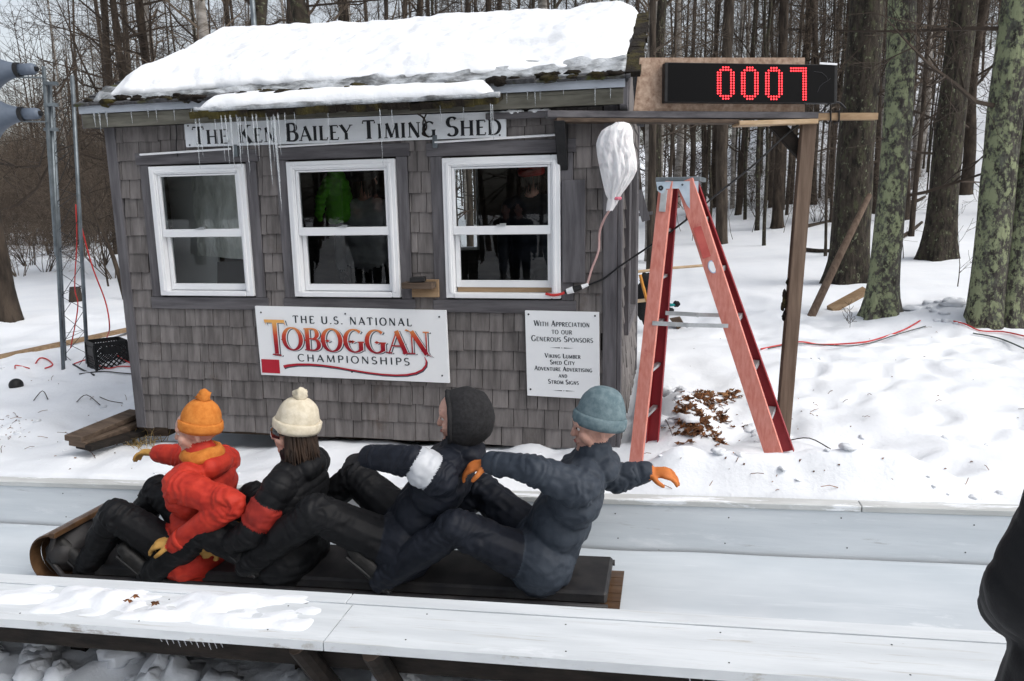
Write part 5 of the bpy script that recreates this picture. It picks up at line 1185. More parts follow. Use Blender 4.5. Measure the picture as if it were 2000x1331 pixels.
GR = 'bare trees of the wood on the right'; GL_ = 'bare trees of the wood on the left'; GS = 'tall trunks rising behind the shed roof'
LAB = {GR: 'slim bare tree in the snowy wood right of the shed', GL_: 'bare tree in the twiggy wood left of the shed', GS: 'tall trunk rising behind the snowy shed roof'}
# trunks one can make out: (foot px, py, width px, kind)
for (px, py, wp, kd) in ((1478, 450, 9, 3), (1590, 400, 13, 1), (1770, 428, 15, 2), (1884, 382, 24, 5), (1300, 470, 8, 0), (1345, 430, 12, 2), (1372, 425, 9, 6), (1440, 420, 13, 1), (1455, 432, 7, 9), (1540, 400, 15, 5), (1563, 395, 11, 2), (1620, 390, 12, 7), (1765, 360, 12, 8), (1790, 350, 14, 10), (1860, 345, 12, 1), (1270, 440, 14, 5), (1320, 405, 16, 10), (1255, 420, 9, 6), (1395, 405, 12, 8), (1505, 405, 9, 0), (1985, 420, 16, 5), (1640, 400, 12, 4)):
    g = hit(px, py); r = wp/2*proj(g)[2]/F_PX; s = r/protos[kd][1]; wood_tree(kd, g, (s, rng0.uniform(.85, 1.1)), LAB[GR], GR); placed.append((g.x, g.y))
for (px, dist, wp, kd) in ((216, 15, 18, 1), (250, 15, 17, 5), (273, 17, 16, 4), (301, 16, 20, 5), (386, 13, 27, 10), (456, 13, 38, 3), (566, 16, 24, 2), (596, 14, 38, 3), (640, 20, 9, 6), (668, 17, 10, 9), (700, 18, 15, 5), (742, 24, 10, 0), (775, 22, 16, 2), (815, 20, 18, 1), (850, 26, 12, 7), (905, 22, 14, 8), (960, 24, 15, 5), (1030, 22, 12, 2), (1100, 26, 16, 1), (1170, 24, 14, 10)):
    d = ray(px, 40); d = d/d.y*dist; x, y = d.x, d.y; wpx = wp/2*proj((x, y, 2.5))[2]/F_PX; s = wpx/protos[kd][1]; wood_tree(kd, gz(x, y), (s, rng0.uniform(.9, 1.15)), LAB[GS], GS); placed.append((x, y))
def scatter(n, x0, x1, y0, y1, grp, smin, smax, dmin):
    k = 0; tries = 0
    while k < n and tries < n*30:
        tries += 1; y = y0+(y1-y0)*rng0.random()**.8; f_ = y/y1; x = rng0.uniform(x0, x1)*f_
        if any((x-a)**2+(y-b)**2 < dmin**2 for a, b in placed): continue
        px, py, dd = proj((x, y, ground(x, y, False)+1))
        if grp == GR and px > 1230 and dd < 17: continue
        if -1.5 < (x+2) < 3 and y < 10: continue
        wood_tree(rng0.randrange(11), gz(x, y), (rng0.uniform(smin, smax), rng0.uniform(.8, 1.15)), LAB[grp], grp); placed.append((x, y)); k += 1
scatter(70, -1, 33, 14, 46, GR, .4, .8, .9)
THIN = [0, 3, 6, 9]
for k in range(75):
    y = rng0.uniform(13, 40); x = rng0.uniform(-.5, 33)*y/46; px, py, dd = proj((x, y, 1)); 
    if (px > 1230 and dd < 15) : continue
    wood_tree(THIN[k % 4], gz(x, y), (rng0.uniform(.4, .75), rng0.uniform(.45, .9)), LAB[GR], GR)
scatter(80, -42, -5, 13, 46, GL_, .5, 1.0, 1.0)
scatter(14, -12, 2, 13, 44, GS, .55, 1.0, 1.2)
# the far wood, one mass of trunks and twigs
q = MB(); rng = random.Random(61)
for k in range(560):
    y = rng.uniform(40, 85); x = rng.uniform(-.95, .95)*y*1.05; b = gz(x, y, -.3) if False else V((x, y, ground(x, y, False)-.3)); H = rng.uniform(9, 15); r = rng.uniform(.04, .10); l_ = V((rng.gauss(0,.5), rng.gauss(0,.3), H))
    q.tube([b, b+l_*.5+V((rng.gauss(0,.15),0,0)), b+l_], [r, r*.75, r*.25], 5, False)
    for j in range(24):
        c = b+l_*rng.uniform(.06, 1); a = rng.uniform(0, 6.28); d = V((math.cos(a), math.sin(a), rng.uniform(0, .9))); L = rng.uniform(1.0, 2.8); m_ = c+d*L*.5+V((0,0,.1)); e = c+d*L+V((rng.gauss(0,.2), 0, .35))
        q.tube([c, m_, e], [r*.28, r*.2, .012], 3, False)
        for i in range(3):
            p = c.lerp(e, rng.uniform(.3, 1)); f_ = p+V((rng.gauss(0,.6), rng.gauss(0,.5), rng.uniform(0, .8))); q.tube([p, f_], [.014, .006], 3, False)
o = q.build('distant_wood', M['twig'], None, loc=(0, 60, 0), fixn=False); tag(o, 'far off leafless wood closing the view behind', 'wood', None, 'stuff')
# dark wood behind the viewpoint, which the window panes mirror
q = MB(); rng = random.Random(62)
for k in range(110):
    y = -rng.uniform(7, 34); x = rng.uniform(-24, 18); b = V((x, y, -.3)); H = rng.uniform(7, 13); r = rng.uniform(.07, .2); l_ = V((rng.gauss(0,.5), rng.gauss(0,.3), H)); q.tube([b, b+l_*.5, b+l_], [r, r*.75, r*.25], 5, False)
    for j in range(14):
        c = b+l_*rng.uniform(.12, 1); a = rng.uniform(0, 6.28); d = V((math.cos(a), math.sin(a), rng.uniform(-.1, .8))); L = rng.uniform(1.0, 2.8); e = c+d*L; q.tube([c, e], [r*.3, .015], 3, False)
        for i in range(3):
            p = c.lerp(e, rng.uniform(.3, 1)); q.tube([p, p+V((rng.gauss(0,.6), rng.gauss(0,.5), rng.uniform(-.2, .8)))], [.016, .007], 3, False)
o = q.build('wood_behind', M['twig'], None, loc=(0, -20, 0), fixn=False); tag(o, 'dark leafless wood across the chute, mirrored in the panes', 'wood', None, 'stuff')
# leafless shrubs on the left, behind the mast
sh_protos = []
for k in range(4):
    rng = random.Random(300+k); t = thing('bare_shrub', 'x', 'shrub', (0,0,0)); q = MB()
    for j in range(11):
        a = rng.uniform(0, 6.28); d = V((math.cos(a)*.5, math.sin(a)*.5, 1)); branch(q, V((math.cos(a)*.15, math.sin(a)*.15, -.05)), d, rng.uniform(1.5, 2.9), .014, 0, rng, -.02, 4, (9, 6, 3), .34)
    q.build('stems', M['twig_pale'] if k % 2 else M['twig'], t); sh_protos.append(t)
ush = set(); GH = 'leafless shrubs left of the shed'
for (px, py, s, k) in ((60, 520, 1.0, 0), (100, 500, .95, 1), (195, 520, 1.0, 2), (225, 545, .9, 3), (140, 480, 1.2, 0), (30, 480, 1.2, 1), (215, 480, 1.3, 1), (80, 465, 1.5, 2), (170, 462, 1.5, 3), (10, 455, 1.5, 0), (-30, 500, 1.1, 2), (-60, 470, 1.5, 3), (235, 460, 1.5, 2), (50, 455, 1.7, 3), (120, 452, 1.7, 0), (200, 450, 1.8, 0), (260, 470, 1.2, 1), (20, 470, 1.6, 2), (70, 478, 1.5, 1), (110, 470, 1.6, 2), (150, 468, 1.6, 3), (180, 475, 1.5, 0), (225, 470, 1.6, 2), (45, 448, 2.2, 1), (90, 446, 2.2, 0), (135, 446, 2.3, 3), (185, 445, 2.3, 2), (230, 446, 2.2, 1), (0, 447, 2.2, 3), (-40, 450, 2.2, 1), (165, 500, 1.0, 1), (40, 540, .7, 3), (90, 530, .7, 2)):
    g = hit(px, py); lab = 'leafless tangled shrub on the snow behind the lattice mast'; rz = rng0.uniform(0, 6.28)
    if k not in ush: ush.add(k); o = sh_protos[k]; o.location = g; o.rotation_euler = (0,0,rz); o.scale = (s,)*3; o['label'] = lab; o['group'] = GH
    else: place_thing(sh_protos[k], g, rz, (s, s), lab, GH)
GHR = 'leafless shrubs between the trunks on the right'
for k in range(9):
    px = rng0.uniform(1240, 2010); dd_ = rng0.uniform(22, 36); d = ray(px, 400); d = d/d.y*dd_; s = rng0.uniform(.5, .9)
    place_thing(sh_protos[k % 4], gz(d.x, d.y), rng0.uniform(0, 6.28), (s, s), 'leafless shrub between the trunks of the wood on the right', GHR)
# two curved saplings right behind the mast
for pts, r_, lb, sd_ in (([(246, 585), (222, 505), (190, 430), (150, 330), (128, 250)], .045, 'dark curved sapling leaning left behind the lattice mast', 4), ([(212, 560), (196, 470), (180, 400), (132, 340), (125, 280)], .02, 'thin crooked sapling behind the lattice mast', 8)):
    g = hit(*pts[0]); t = thing('curved_sapling', lb, 'sapling', g); s = spline([g+V((0,0,-.1))]+[onY(p[0], p[1], g.y+.1*i) for i, p in enumerate(pts[1:])], 6); q = MB(); q.tube(s, [r_*(1-.03*i) for i in range(len(s))], 8); q.build('trunk', M['bark'], t, smooth=True)
    q = MB(); rng = random.Random(sd_)
    for k in range(12): c = s[rng.randrange(5, len(s))]; branch(q, c, V((rng.gauss(0,1), rng.gauss(0,.6), .4)), rng.uniform(.7, 1.6), .010, 0, rng, .05, 3, (6, 4), .35)
    q.build('crown', M['twig'], t)
# saplings on the snow at the right
GP = 'thin saplings on the snow at the right'
for (px, py, h) in ((1388, 470, 1.6), (1432, 468, 1.2), (1468, 455, 1.8), (1740, 520, 1.4), (1765, 505, 1.2), (1780, 420, 1.6), (1700, 400, 1.8), (1530, 455, 1.4), (1655, 420, 1.5), (1352, 470, 1.4), (1330, 452, 1.8), (1870, 560, .9), (1660, 640, .25)):
    g = hit(px, py); t = thing('thin_sapling', 'thin bare sapling poking from the snow of the open wood', 'sapling', g, GP); q = MB(); rng = random.Random(px); branch(q, g+V((0,0,-.05)), V((rng.gauss(0,.12), rng.gauss(0,.1), 1)), h, .010*min(1, h), 0, rng, .15, 4, (6, 3), .22); q.build('stem', M['twig'], t)
# grey steel pole behind the roof
p = onY(496, 20, 9.5); q = MB(); q.tube([V((p.x, p.y, ground(p.x, p.y)-.2)), V((p.x-.02, p.y, 6.5))], .035, 10); single(q, 'steel_pole', M['galv'], 'slim grey steel pole rising behind the snowy shed roof', 'pole', (p.x, p.y, 0), smooth=True)
# evergreen hint far back under the clock
M['needle'] = mat('dark_needles', (.018,.026,.012), (.05,.065,.03), .9, (3,3,3))
for i, (px, py) in enumerate(((1440, 400), (1500, 392))):
    g = hit(px, py); t = thing('young_hemlock', ['young dark evergreen far back under the clock, left of the post', 'young dark evergreen far back under the clock, closer to the post'][i], 'evergreen', g); q = MB(); q.tube([g, g+V((0,0,4.2))], [.06, .01], 6); q.build('trunk', M['bark'], t)
    q = MB(); rng = random.Random(70+i)
    for k in range(420):
        z = rng.uniform(.6, 4.1); a = rng.uniform(0, 6.28); rr = (4.3-z)*.42*math.sqrt(rng.random()); c = g+V((math.cos(a)*rr, math.sin(a)*rr, z-.15*rr)); d = V((math.cos(a)+rng.gauss(0,.4), math.sin(a)+rng.gauss(0,.4), -.25)).normalized(); s_ = d.cross(V((0,0,1))).normalized()
        L = rng.uniform(.10, .24); q.add([c-s_*.012, c+s_*.012, c+d*L+s_*.035, c+d*L*1.25, c+d*L-s_*.035], [(0,1,2,3,4)])
    q.build('crown', M['needle'], t, fixn=False)

# ------------------------------------------------------------------ people
M['skin'] = mat('skin', (.48,.27,.21), (.58,.34,.27), .5, (14,14,14), .1, (80,80,80), bdist=.002)
M['skin'].node_tree.nodes['Principled BSDF'].inputs['Subsurface Weight'].default_value = .15
M['skin'].node_tree.nodes['Principled BSDF'].inputs['Subsurface Radius'].default_value = (.012,.005,.003)
def cloth(name, a, b, rough=.62, k=14, bump=.35): return mat(name, a, b, rough, (k,k,k), bump, (38,38,38), bdist=.006, spec=.22)
M['red_jacket'] = cloth('red_jacket', (.36,.022,.014), (.50,.040,.022)); M['ochre'] = cloth('ochre_cloth', (.40,.22,.055), (.52,.30,.085)); M['black_cloth'] = cloth('black_cloth', (.004,.0043,.0055), (.008,.0085,.010))
M['navy'] = cloth('navy_cloth', (.006,.008,.014), (.012,.015,.023)); M['slate'] = cloth('slate_cloth', (.026,.034,.047), (.042,.052,.068)); M['boot'] = mat('black_boot', (.010,.010,.010), (.022,.021,.02), .5, (20,20,20), .2, (60,60,60))
M['pale_boot'] = mat('pale_boot', (.50,.48,.43), (.66,.64,.60), .7, (20,20,20), .3, (60,60,60)); M['red_dark'] = cloth('dark_red_cloth', (.22,.018,.014), (.33,.030,.020)); M['orange_knit'] = cloth('orange_knit', (.48,.15,.025), (.60,.22,.045), .9, 30, .6)
M['cream_knit'] = cloth('cream_knit', (.55,.49,.37), (.68,.62,.50), .95, 30, .6); M['teal_knit'] = cloth('grey_teal_knit', (.10,.15,.17), (.17,.23,.25), .95, 30, .6); M['orange_glove'] = cloth('orange_glove', (.46,.13,.03), (.58,.19,.05))
M['lip'] = mat('lips', (.36,.13,.11), None, .45); M['hair_dark'] = mat('dark_hair', (.02,.012,.008), (.05,.03,.02), .6, (40,40,10), .5, (120,120,20), bdist=.004); M['reflective'] = mat('reflective_strip', (.42,.44,.47), (.52,.54,.57), .35, (9,9,9))
M['eye_white'] = mat('eye_white', (.65,.63,.60), None, .25); M['eye_dark'] = mat('eye_dark', (.03,.02,.015), None, .15); M['goggle'] = mat('goggle_lens', (.01,.012,.014), None, .08, spec=.6)
M['green_jacket'] = cloth('bright_green_jacket', (.075,.36,.010), (.10,.43,.016)); M['pale_coat'] = cloth('pale_grey_coat', (.30,.31,.33), (.40,.41,.43)); M['blue_trouser'] = cloth('blue_trousers', (.02,.035,.08), (.035,.055,.11))

class Body:
    """limbs as tapered capsules, fused into one continuous skin"""
    def __init__(s): s.q = MB(); s.seg = []; s.quilt = 0; s.joints = []
    def cap(s, p0, p1, r0, r1, mi, flat=None, ax=None):
        p0, p1 = V(p0), V(p1); d = p1-p0; L = d.length; d = d.normalized() if L > 1e-6 else V((0,0,1)); u = d.orthogonal().normalized(); w_ = d.cross(u); n = 14; rings = []
        for k in range(1, 5): a = -math.pi/2+math.pi/2*k/5; rings.append((p0+d*(r0*math.sin(a)), r0*math.cos(a)))
        rings.append((p0, r0)); rings.append((p0.lerp(p1, .5), (r0+r1)/2)); rings.append((p1, r1))
        for k in range(1, 5): a = math.pi/2*k/5; rings.append((p1+d*(r1*math.sin(a)), r1*math.cos(a)))
        vs = []
        for c, r in rings:
            for k in range(n):
                a = 2*math.pi*k/n; o = (u*math.cos(a)+w_*math.sin(a))*r
                if flat: f = V(flat[0]); o = o-f*(o.dot(f)*(1-flat[1]))
                vs.append(c+o)
        m_ = len(rings); fs = [(j*n+k, j*n+(k+1) % n, (j+1)*n+(k+1) % n, (j+1)*n+k) for j in range(m_-1) for k in range(n)]
        vs += [p0-d*r0, p1+d*r1]; a, b = m_*n, m_*n+1
        fs += [(a, (k+1) % n, k) for k in range(n)]+[(b, (m_-1)*n+k, (m_-1)*n+(k+1) % n) for k in range(n)]
        s.q.add(vs, fs); s.seg.append((p0, p1, r0, r1, mi, V(ax) if ax is not None else d)); return s
    def hand(s, wr, d, nrm, sgn, curl=.5, mi=3, k=1.0):
        d = V(d).normalized(); nrm = V(nrm); nrm = (nrm-d*nrm.dot(d)).normalized(); sd_ = d.cross(nrm)*sgn
        pc = V(wr)+d*.05*k; s.cap(V(wr), pc+d*.035*k, .030*k, .036*k, mi, (nrm, .55))
        for i, (o, L) in enumerate(((.031, .068), (.0105, .078), (-.0105, .073), (-.031, .058))):
            b = pc+d*.038*k+sd_*o*k; dd = d; 
            for j, fr_ in enumerate((.45, .32, .26)):
                ang = curl*(.6+.5*j); e_ = (dd*math.cos(ang)+nrm*math.sin(ang)).normalized(); 
                nn = b+e_*L*fr_*k*1.15; s.cap(b, nn, (.0105-.0008*j)*k, (.0098-.0008*j)*k, mi); b = nn; dd = e_
        tb_ = pc+sd_*.034*k-d*.012*k; t1 = tb_+(sd_*.65+d*.6+nrm*.35).normalized()*.036*k; t2 = t1+(sd_*.15+d*.8+nrm*.5).normalized()*.03*k
        s.cap(tb_, t1, .014*k, .012*k, mi); s.cap(t1, t2, .012*k, .0095*k, mi)
    def head(s, c, f, u, k=1.0, mi=4):
        f = V(f).normalized(); u = V(u); u = (u-f*u.dot(f)).normalized(); sd_ = f.cross(u)
        P = lambda a, b, e=0: V(c)+(f*a+u*b+sd_*e)*k
        s.cap(P(-.025,.03), P(.018,.028), .090*k, .086*k, mi, (sd_, .86)); s.cap(P(.030,.0), P(.040,-.055), .066*k, .050*k, mi, (sd_, .92)); s.cap(P(.045,-.075), P(.058,-.095), .040*k, .028*k, mi)
        s.cap(P(.092,.010), P(.103,-.026), .010*k, .0135*k, mi); s.cap(P(.082,.028,.038), P(.082,.028,-.038), .019*k, .019*k, mi)
        s.cap(P(.086,-.058,.018), P(.086,-.058,-.018), .0095*k, .0095*k, mi); s.cap(P(.082,-.070,.013), P(.082,-.070,-.013), .010*k, .010*k, mi); s.cap(P(.066,-.092,.006), P(.066,-.092,-.006), .024*k, .024*k, mi)
        for e in (.058, -.058): s.cap(P(.065,-.022,e), P(.045,-.045,e*.9), .026*k, .022*k, mi)
        for e in (.083, -.083): s.cap(P(-.005,.012,e), P(-.008,-.026,e), .018*k, .012*k, mi, (sd_, .5))
        s.hd = (V(c), f, u, sd_, k); return s
    def build(s, name, mats, parent, vox=.0062, wr=.0105, smooth_it=3):
        o = s.q.build(name, mats, parent, smooth=True)
        m_ = o.modifiers.new('r', 'REMESH'); m_.mode = 'VOXEL'; m_.voxel_size = vox
        m2 = o.modifiers.new('s', 'SMOOTH'); m2.iterations = smooth_it; m2.factor = .5
        dg = bpy.context.evaluated_depsgraph_get(); me = bpy.data.meshes.new_from_object(o.evaluated_get(dg)); old = o.data; o.modifiers.clear(); o.data = me; bpy.data.meshes.remove(old); me.name = name
        me.materials.clear()
        for mm in mats: me.materials.append(mm)
        org = np.array(wl(parent)); nv = len(me.vertices); co_ = np.empty(nv*3); me.vertices.foreach_get('co', co_); co_ = co_.reshape(-1,3)+org
        best = np.full(nv, 1e9); idx = np.zeros(nv, int)
        axs = np.zeros((nv, 3)); q0 = np.array(s.seg[0][0])
        for (p0, p1, r0, r1, mi, ax_) in s.seg:
            a = np.array(p0); ab = np.array(p1)-a; L2 = max(ab.dot(ab), 1e-12); t = np.clip((co_-a).dot(ab)/L2, 0, 1); d = np.linalg.norm(co_-(a+t[:,None]*ab), axis=1)-(r0+(r1-r0)*t)
            k = d < best; best[k] = d[k]; idx[k] = mi; axs[k] = np.array(ax_)
        no = np.empty(nv*3); me.vertices.foreach_get('normal', no); no = no.reshape(-1,3)
        if wr:                                     # folds in the cloth
            par = ((co_-q0)*axs).sum(1); jd = np.full(nv, 9.)
            for jp in s.joints: jd = np.minimum(jd, np.linalg.norm(co_-np.array(jp), axis=1))
            cl = (idx == 0) | (idx == 1) | (idx == 5); nz1 = np.zeros(nv); nz2 = np.zeros(nv)
            for i in np.nonzero(cl)[0]:
                p = V(co_[i]); nz1[i] = noise.noise(V((p.x*7, p.y*7, p.z*11))); nz2[i] = noise.noise(V((p.x*19, p.y*19, p.z*26)))
            ridge = .30-np.abs(nz1+.35*nz2); g = np.exp(-(jd/.13)**2)
            dsp = wr*(.8*nz1+1.5*ridge*(.5+g)+.5*nz2)+wr*.42*g*np.sin(par*2*np.pi/.047+9*nz1+3*nz2)
            if s.quilt: k = idx == 0; dsp[k] = wr*.35*nz2[k]+wr*.5*nz1[k]+.0062*(np.abs(np.sin(np.pi*par[k]/s.quilt+1.6*nz1[k]))**.5-.75)
            co_[cl] += no[cl]*dsp[cl][:, None]
        me.vertices.foreach_set('co', (co_-org).ravel())
        nf = len(me.polygons); lt = np.empty(nf, int); me.polygons.foreach_get('loop_start', lt); li = np.empty(len(me.loops), int); me.loops.foreach_get('vertex_index', li)
        me.polygons.foreach_set('material_index', idx[li[lt]].astype(int)); me.shade_smooth(); me.update(); return o
def eyes(b, root):
    c, f, u, sd_, k = b.hd; q = MB()
    for e in (.032, -.032): q.ball(c+(f*.080+u*.008+sd_*e)*k, .0135*k, 8)
    q.build('eye', M['eye_white'], root, smooth=True); q = MB()
    for e in (.032, -.032): q.ball(c+(f*.0905+u*.008+sd_*e)*k, .0062*k, 6)
    q.build('pupil', M['eye_dark'], root, smooth=True)
def face(b, root):
    eyes(b, root); c, f, u, sd_, k = b.hd; q = MB()
    for e in (1, -1): q.tube([c+(f*.094+u*.034+sd_*e*.016)*k, c+(f*.092+u*.040+sd_*e*.034)*k, c+(f*.078+u*.034+sd_*e*.054)*k], [.004*k, .005*k, .002*k], 5)
    q.build('eyebrow', M['hair_dark'], root, smooth=True); q = MB()
    q.tube([c+(f*.084-u*.062+sd_*.026)*k, c+(f*.097-u*.059+sd_*.008)*k, c+(f*.097-u*.059-sd_*.008)*k, c+(f*.084-u*.062-sd_*.026)*k], [.002*k, .0055*k, .0055*k, .002*k], 6); q.build('lips', M['lip'], root, smooth=True)
def beanie(b, root, mtl, name='knit_hat', h=.125, r=.104, pom=0, low=.02, back=.015):
    c, f, u, sd_, k = b.hd; q = MB(); ax = (u-f*.22).normalized(); o = c+(u*low-f*back)*k; n = 28; prof = []
    for i in range(13): t = i/12; prof.append((h*math.sin(t*math.pi/2), r*(math.cos(t*math.pi/2)**.75)))
    q.lathe(o, ax, [(p[0]*k+.012*k, p[1]*k) for p in prof], n, f); q.lathe(o, ax, [(-.012*k, r*.99*k), (-.016*k, r*1.05*k), (.0, r*1.10*k), (.03*k, r*1.09*k), (.040*k, r*1.02*k), (.035*k, r*.97*k)], n, f)
    for i, p in enumerate(q.v):
        pv = V(p)-o; a = math.atan2(pv.dot(sd_), pv.dot(f)); rib = 1+.012*math.sin(a*26); hh = pv.dot(ax); rd_ = pv-ax*hh; q.v[i] = tuple(o+ax*hh+rd_*rib*(1+.05*noise.noise(V(p)*14)))
    if pom: q.ball(o+ax*(h+.03)*k, .035*k, 8, nz=.5)
    return q.build(name, mtl, root, smooth=True)
def hood(b, root, mtl, r=.128, open_=.66, low=-.01):
    c, f, u, sd_, k = b.hd; q = MB(); o = c-f*.012*k+u*(.012+low)*k; n = 22; vs = []; keep = {}
    for i in range(n+1):
        t = math.pi*i/n
        for j in range(2*n):
            a = math.pi*j/n; d = f*math.cos(t)+(u*math.cos(a)+sd_*math.sin(a))*math.sin(t); sq = 1+.10*max(0, -d.dot(u))+.05*noise.noise(d*3); sq *= (1-.10*abs(d.dot(sd_)))
            vs.append(o+d*(r*k*sq))
    i0 = next(i for i in range(n+1) if math.cos(math.pi*i/n) < open_); q.add(vs, [(i*2*n+j, (i+1)*2*n+j, (i+1)*2*n+(j+1) % (2*n), i*2*n+(j+1) % (2*n)) for i in range(i0, n) for j in range(2*n)])
    rim = [vs[i0*2*n+j] for j in range(2*n)]; q.tube(rim+[rim[0]], .012*k, 6, False); return q.build('hood', mtl, root, smooth=True)
def goggles(b, root):
    c, f, u, sd_, k = b.hd; q = MB(); P_ = []
    for i in range(13): a = R(-62+124*i/12); P_.append(c+(f*(.096*math.cos(a)+.008)+sd_*(.088*math.sin(a))+u*.010)*k)
    vs = []
    for (p) in P_:
        for z, o in ((-.030, .0), (-.020, .012), (.020, .012), (.032, .0)): dd = (p-c); dd = (dd-u*dd.dot(u)).normalized(); vs.append(p+u*z*k+dd*o*k)
    q.add(vs, [(i*4+j, (i+1)*4+j, (i+1)*4+j+1, i*4+j+1) for i in range(12) for j in range(3)]); g = q.build('goggles', M['goggle'], root, smooth=True, fixn=False)
    q = MB(); q.tube([c+(f*(.100*math.cos(R(a))-.004)+sd_*.096*math.sin(R(a))+u*.012)*k for a in range(60, 301, 20)], .011*k, 5); q.build('strap', M['black'], g, smooth=True)
def long_hair(b, root, mtl, L=.22):
    c, f, u, sd_, k = b.hd; q = MB(); rng = random.Random(3)
    for i in range(90):
        a = rng.uniform(70, 290); p = c+(f*math.cos(R(a))*.085+sd_*math.sin(R(a))*.083+u*rng.uniform(-.01,.03))*k; w_ = (p-c).normalized()
        q.tube([p, p-u*L*.4+w_*.02, p-u*L*rng.uniform(.7,1)+w_*.025+V((rng.gauss(0,.012),rng.gauss(0,.012),0))], [.009,.009,.002], 4, False)
    q.build('hair', mtl, root, smooth=True)

FW = V((-1, -.016, -.030)).normalized(); LT_ = V((0, -1, 0)); UP = V((0, 0, 1)); YC = 3.45
def fz(x): return rail_z(x)-.268
def rider(px, py, label, s, lean, mats, turn=0, near_arm=None, far_arm=None, lift=0., knee=(.34,.22,.22), foot=(.70,.20,-.05), bulk=1.16, tilt=0., quilt=0):
    hc = onY(px, py, YC); t = (UP*math.cos(lean)-FW*math.sin(lean)).normalized(); ht = (t*.55+UP*.45+FW*.12).normalized()
    P = hc-ht*.165*s-t*.51*s; P.y = YC+.016*P.x; P.z = max(P.z, fz(P.x)+.045+.10+lift); nb = P+t*.51*s; hc = nb+ht*.165*s
    root = thing('person', label, 'person', (P.x, P.y, fz(P.x)+.045)); b = Body(); b.quilt = quilt; w_ = LT_; CUFF = []; SOLE = []
    b.cap(P-w_*.075*s, P+w_*.075*s, .118*s*bulk, .118*s*bulk, 1); b.cap(P+t*.10, P+t*.20*s, .140*s*bulk, .138*s*bulk, 0, (FW, .85), t)
    b.cap(P+t*.19*s-w_*.045*s, P+t*.19*s+w_*.045*s, .128*s*bulk, .128*s*bulk, 0, (FW, .86), t); ch = P+t*.36*s
    b.cap(ch-w_*.085*s, ch+w_*.085*s, .125*s*bulk, .125*s*bulk, 0, (FW, .85), t); b.cap(nb-t*.055*s-w_*.12*s, nb-t*.055*s+w_*.12*s, .078*s*bulk, .078*s*bulk, 0, None, t); b.cap(nb-t*.02*s, nb+t*.03*s, .078*s, .070*s, 0); b.cap(nb, hc-UP*.05*s, .056*s, .054*s, 4); b.cap(P+t*.02-w_*.08*s, P+t*.02+w_*.08*s, .142*s*bulk, .142*s*bulk, 0, (FW, .92), t); b.cap(nb+t*.015*s, nb+t*.055*s+FW*.012, .086*s, .080*s, 0); b.cap(nb-FW*.075*s-t*.02*s-w_*.05, nb-FW*.075*s-t*.02*s+w_*.05, .058*s, .058*s, 0)
    f_ = (FW*math.cos(turn)+LT_*math.sin(turn)-UP*tilt).normalized(); b.head(hc, f_, UP-FW*.06, s)
    for sg, arm in ((1, near_arm), (-1, far_arm)):
        sh_ = nb-t*.065*s+w_*sg*.185*s
        if arm is None: el = sh_+FW*.13*s-UP*.22*s+w_*sg*.07; wr_ = el+FW*.20*s-UP*.09*s-w_*sg*.05; hd_ = FW*.9-UP*.3; nm = -w_*sg
        else: el, wr_, hd_, nm = arm(sh_, s)
        b.joints += [sh_, el]; b.cap(sh_, el, .074*s*bulk, .060*s*bulk, 0); b.cap(el, wr_, .060*s*bulk, .044*s*bulk, 0 if len(mats) < 7 else 6); b.cap(wr_-(wr_-el).normalized()*.045, wr_, .047*s, .045*s, 3); b.hand(wr_, hd_, nm, sg, .55, 3, s*1.02)
        cd_ = (wr_-el).normalized(); q = MB(); q.lathe(wr_-cd_*.035*s, cd_, [(-.020, .050*s), (-.016, .058*s), (.012, .056*s), (.016, .047*s)], 16); CUFF.append((q, mats[0]))
        if len(mats) > 5: m5 = sh_.lerp(el, .42); m6 = sh_.lerp(el, .66); b.cap(m5, m6, .0735*s*bulk, .0715*s*bulk, 5)
        hp = P+w_*sg*.095*s; kn = P+FW*knee[0]*s+w_*sg*knee[1]*s+UP*knee[2]*s; an = P+FW*foot[0]*s+w_*sg*foot[1]*s+UP*foot[2]*s; an.z = max(an.z, fz(an.x)+.085)
        b.joints += [hp, kn, an]
        b.cap(hp, kn, .098*s*bulk, .070*s*bulk, 1); b.cap(kn, an, .070*s*bulk, .052*s*bulk, 1); sh2 = kn.lerp(an, .35); b.cap(sh2, sh2.lerp(an, .3), .068*s*bulk, .062*s*bulk, 1)
        ty = (FW*.55+UP*.75).normalized(); q = MB(); so_ = (FW*.75-UP*.55).normalized(); q.beam(an-FW*.055-UP*.055+so_*.004, an+ty*.165*s+FW*.03+so_*.040, .082*s, .018, up=so_); SOLE.append(q); hl = an-FW*-.02-UP*.01; b.cap(kn.lerp(an, .72), an, .058*s, .056*s, 2); b.cap(an-FW*.02-UP*.02, an+ty*.13*s+FW*.03, .050*s, .044*s, 2, (w_, .85)); b.cap(an+ty*.13*s+FW*.03, an+ty*.17*s+FW*.03, .043*s, .036*s, 2)
    b.build('body', mats, root)
    for q, m_ in CUFF: q.build('cuff', m_, root, smooth=True)
    for q in SOLE: q.build('boot_sole', M['black'], root, bevel=.005)
    return root, b
def arm_pts(el, wr_, hd_, nm): return lambda sh_, s: (V(el), V(wr_), V(hd_), V(nm))
n1, n2 = onY(452, 985, 3.17), onY(345, 1062, 3.15); f1, f2 = onY(372, 893, 3.66), onY(312, 886, 3.66)
r1, b1 = rider(395, 838, 'front toboggan rider in red jacket, orange knit hat and ochre gauntlets', 1.04, .10, [M['red_jacket'], M['black_cloth'], M['boot'], M['ochre'], M['skin']], .45, arm_pts(n1, n2, (-1,-.02,-.05), (0,.3,-1)), arm_pts(f1, f2, (-1,0,.03), (0,-.2,-1)), knee=(.36,.17,.27), foot=(.60,.14,-.06))
beanie(b1, r1, M['orange_knit'], pom=1, h=.135); face(b1, r1)
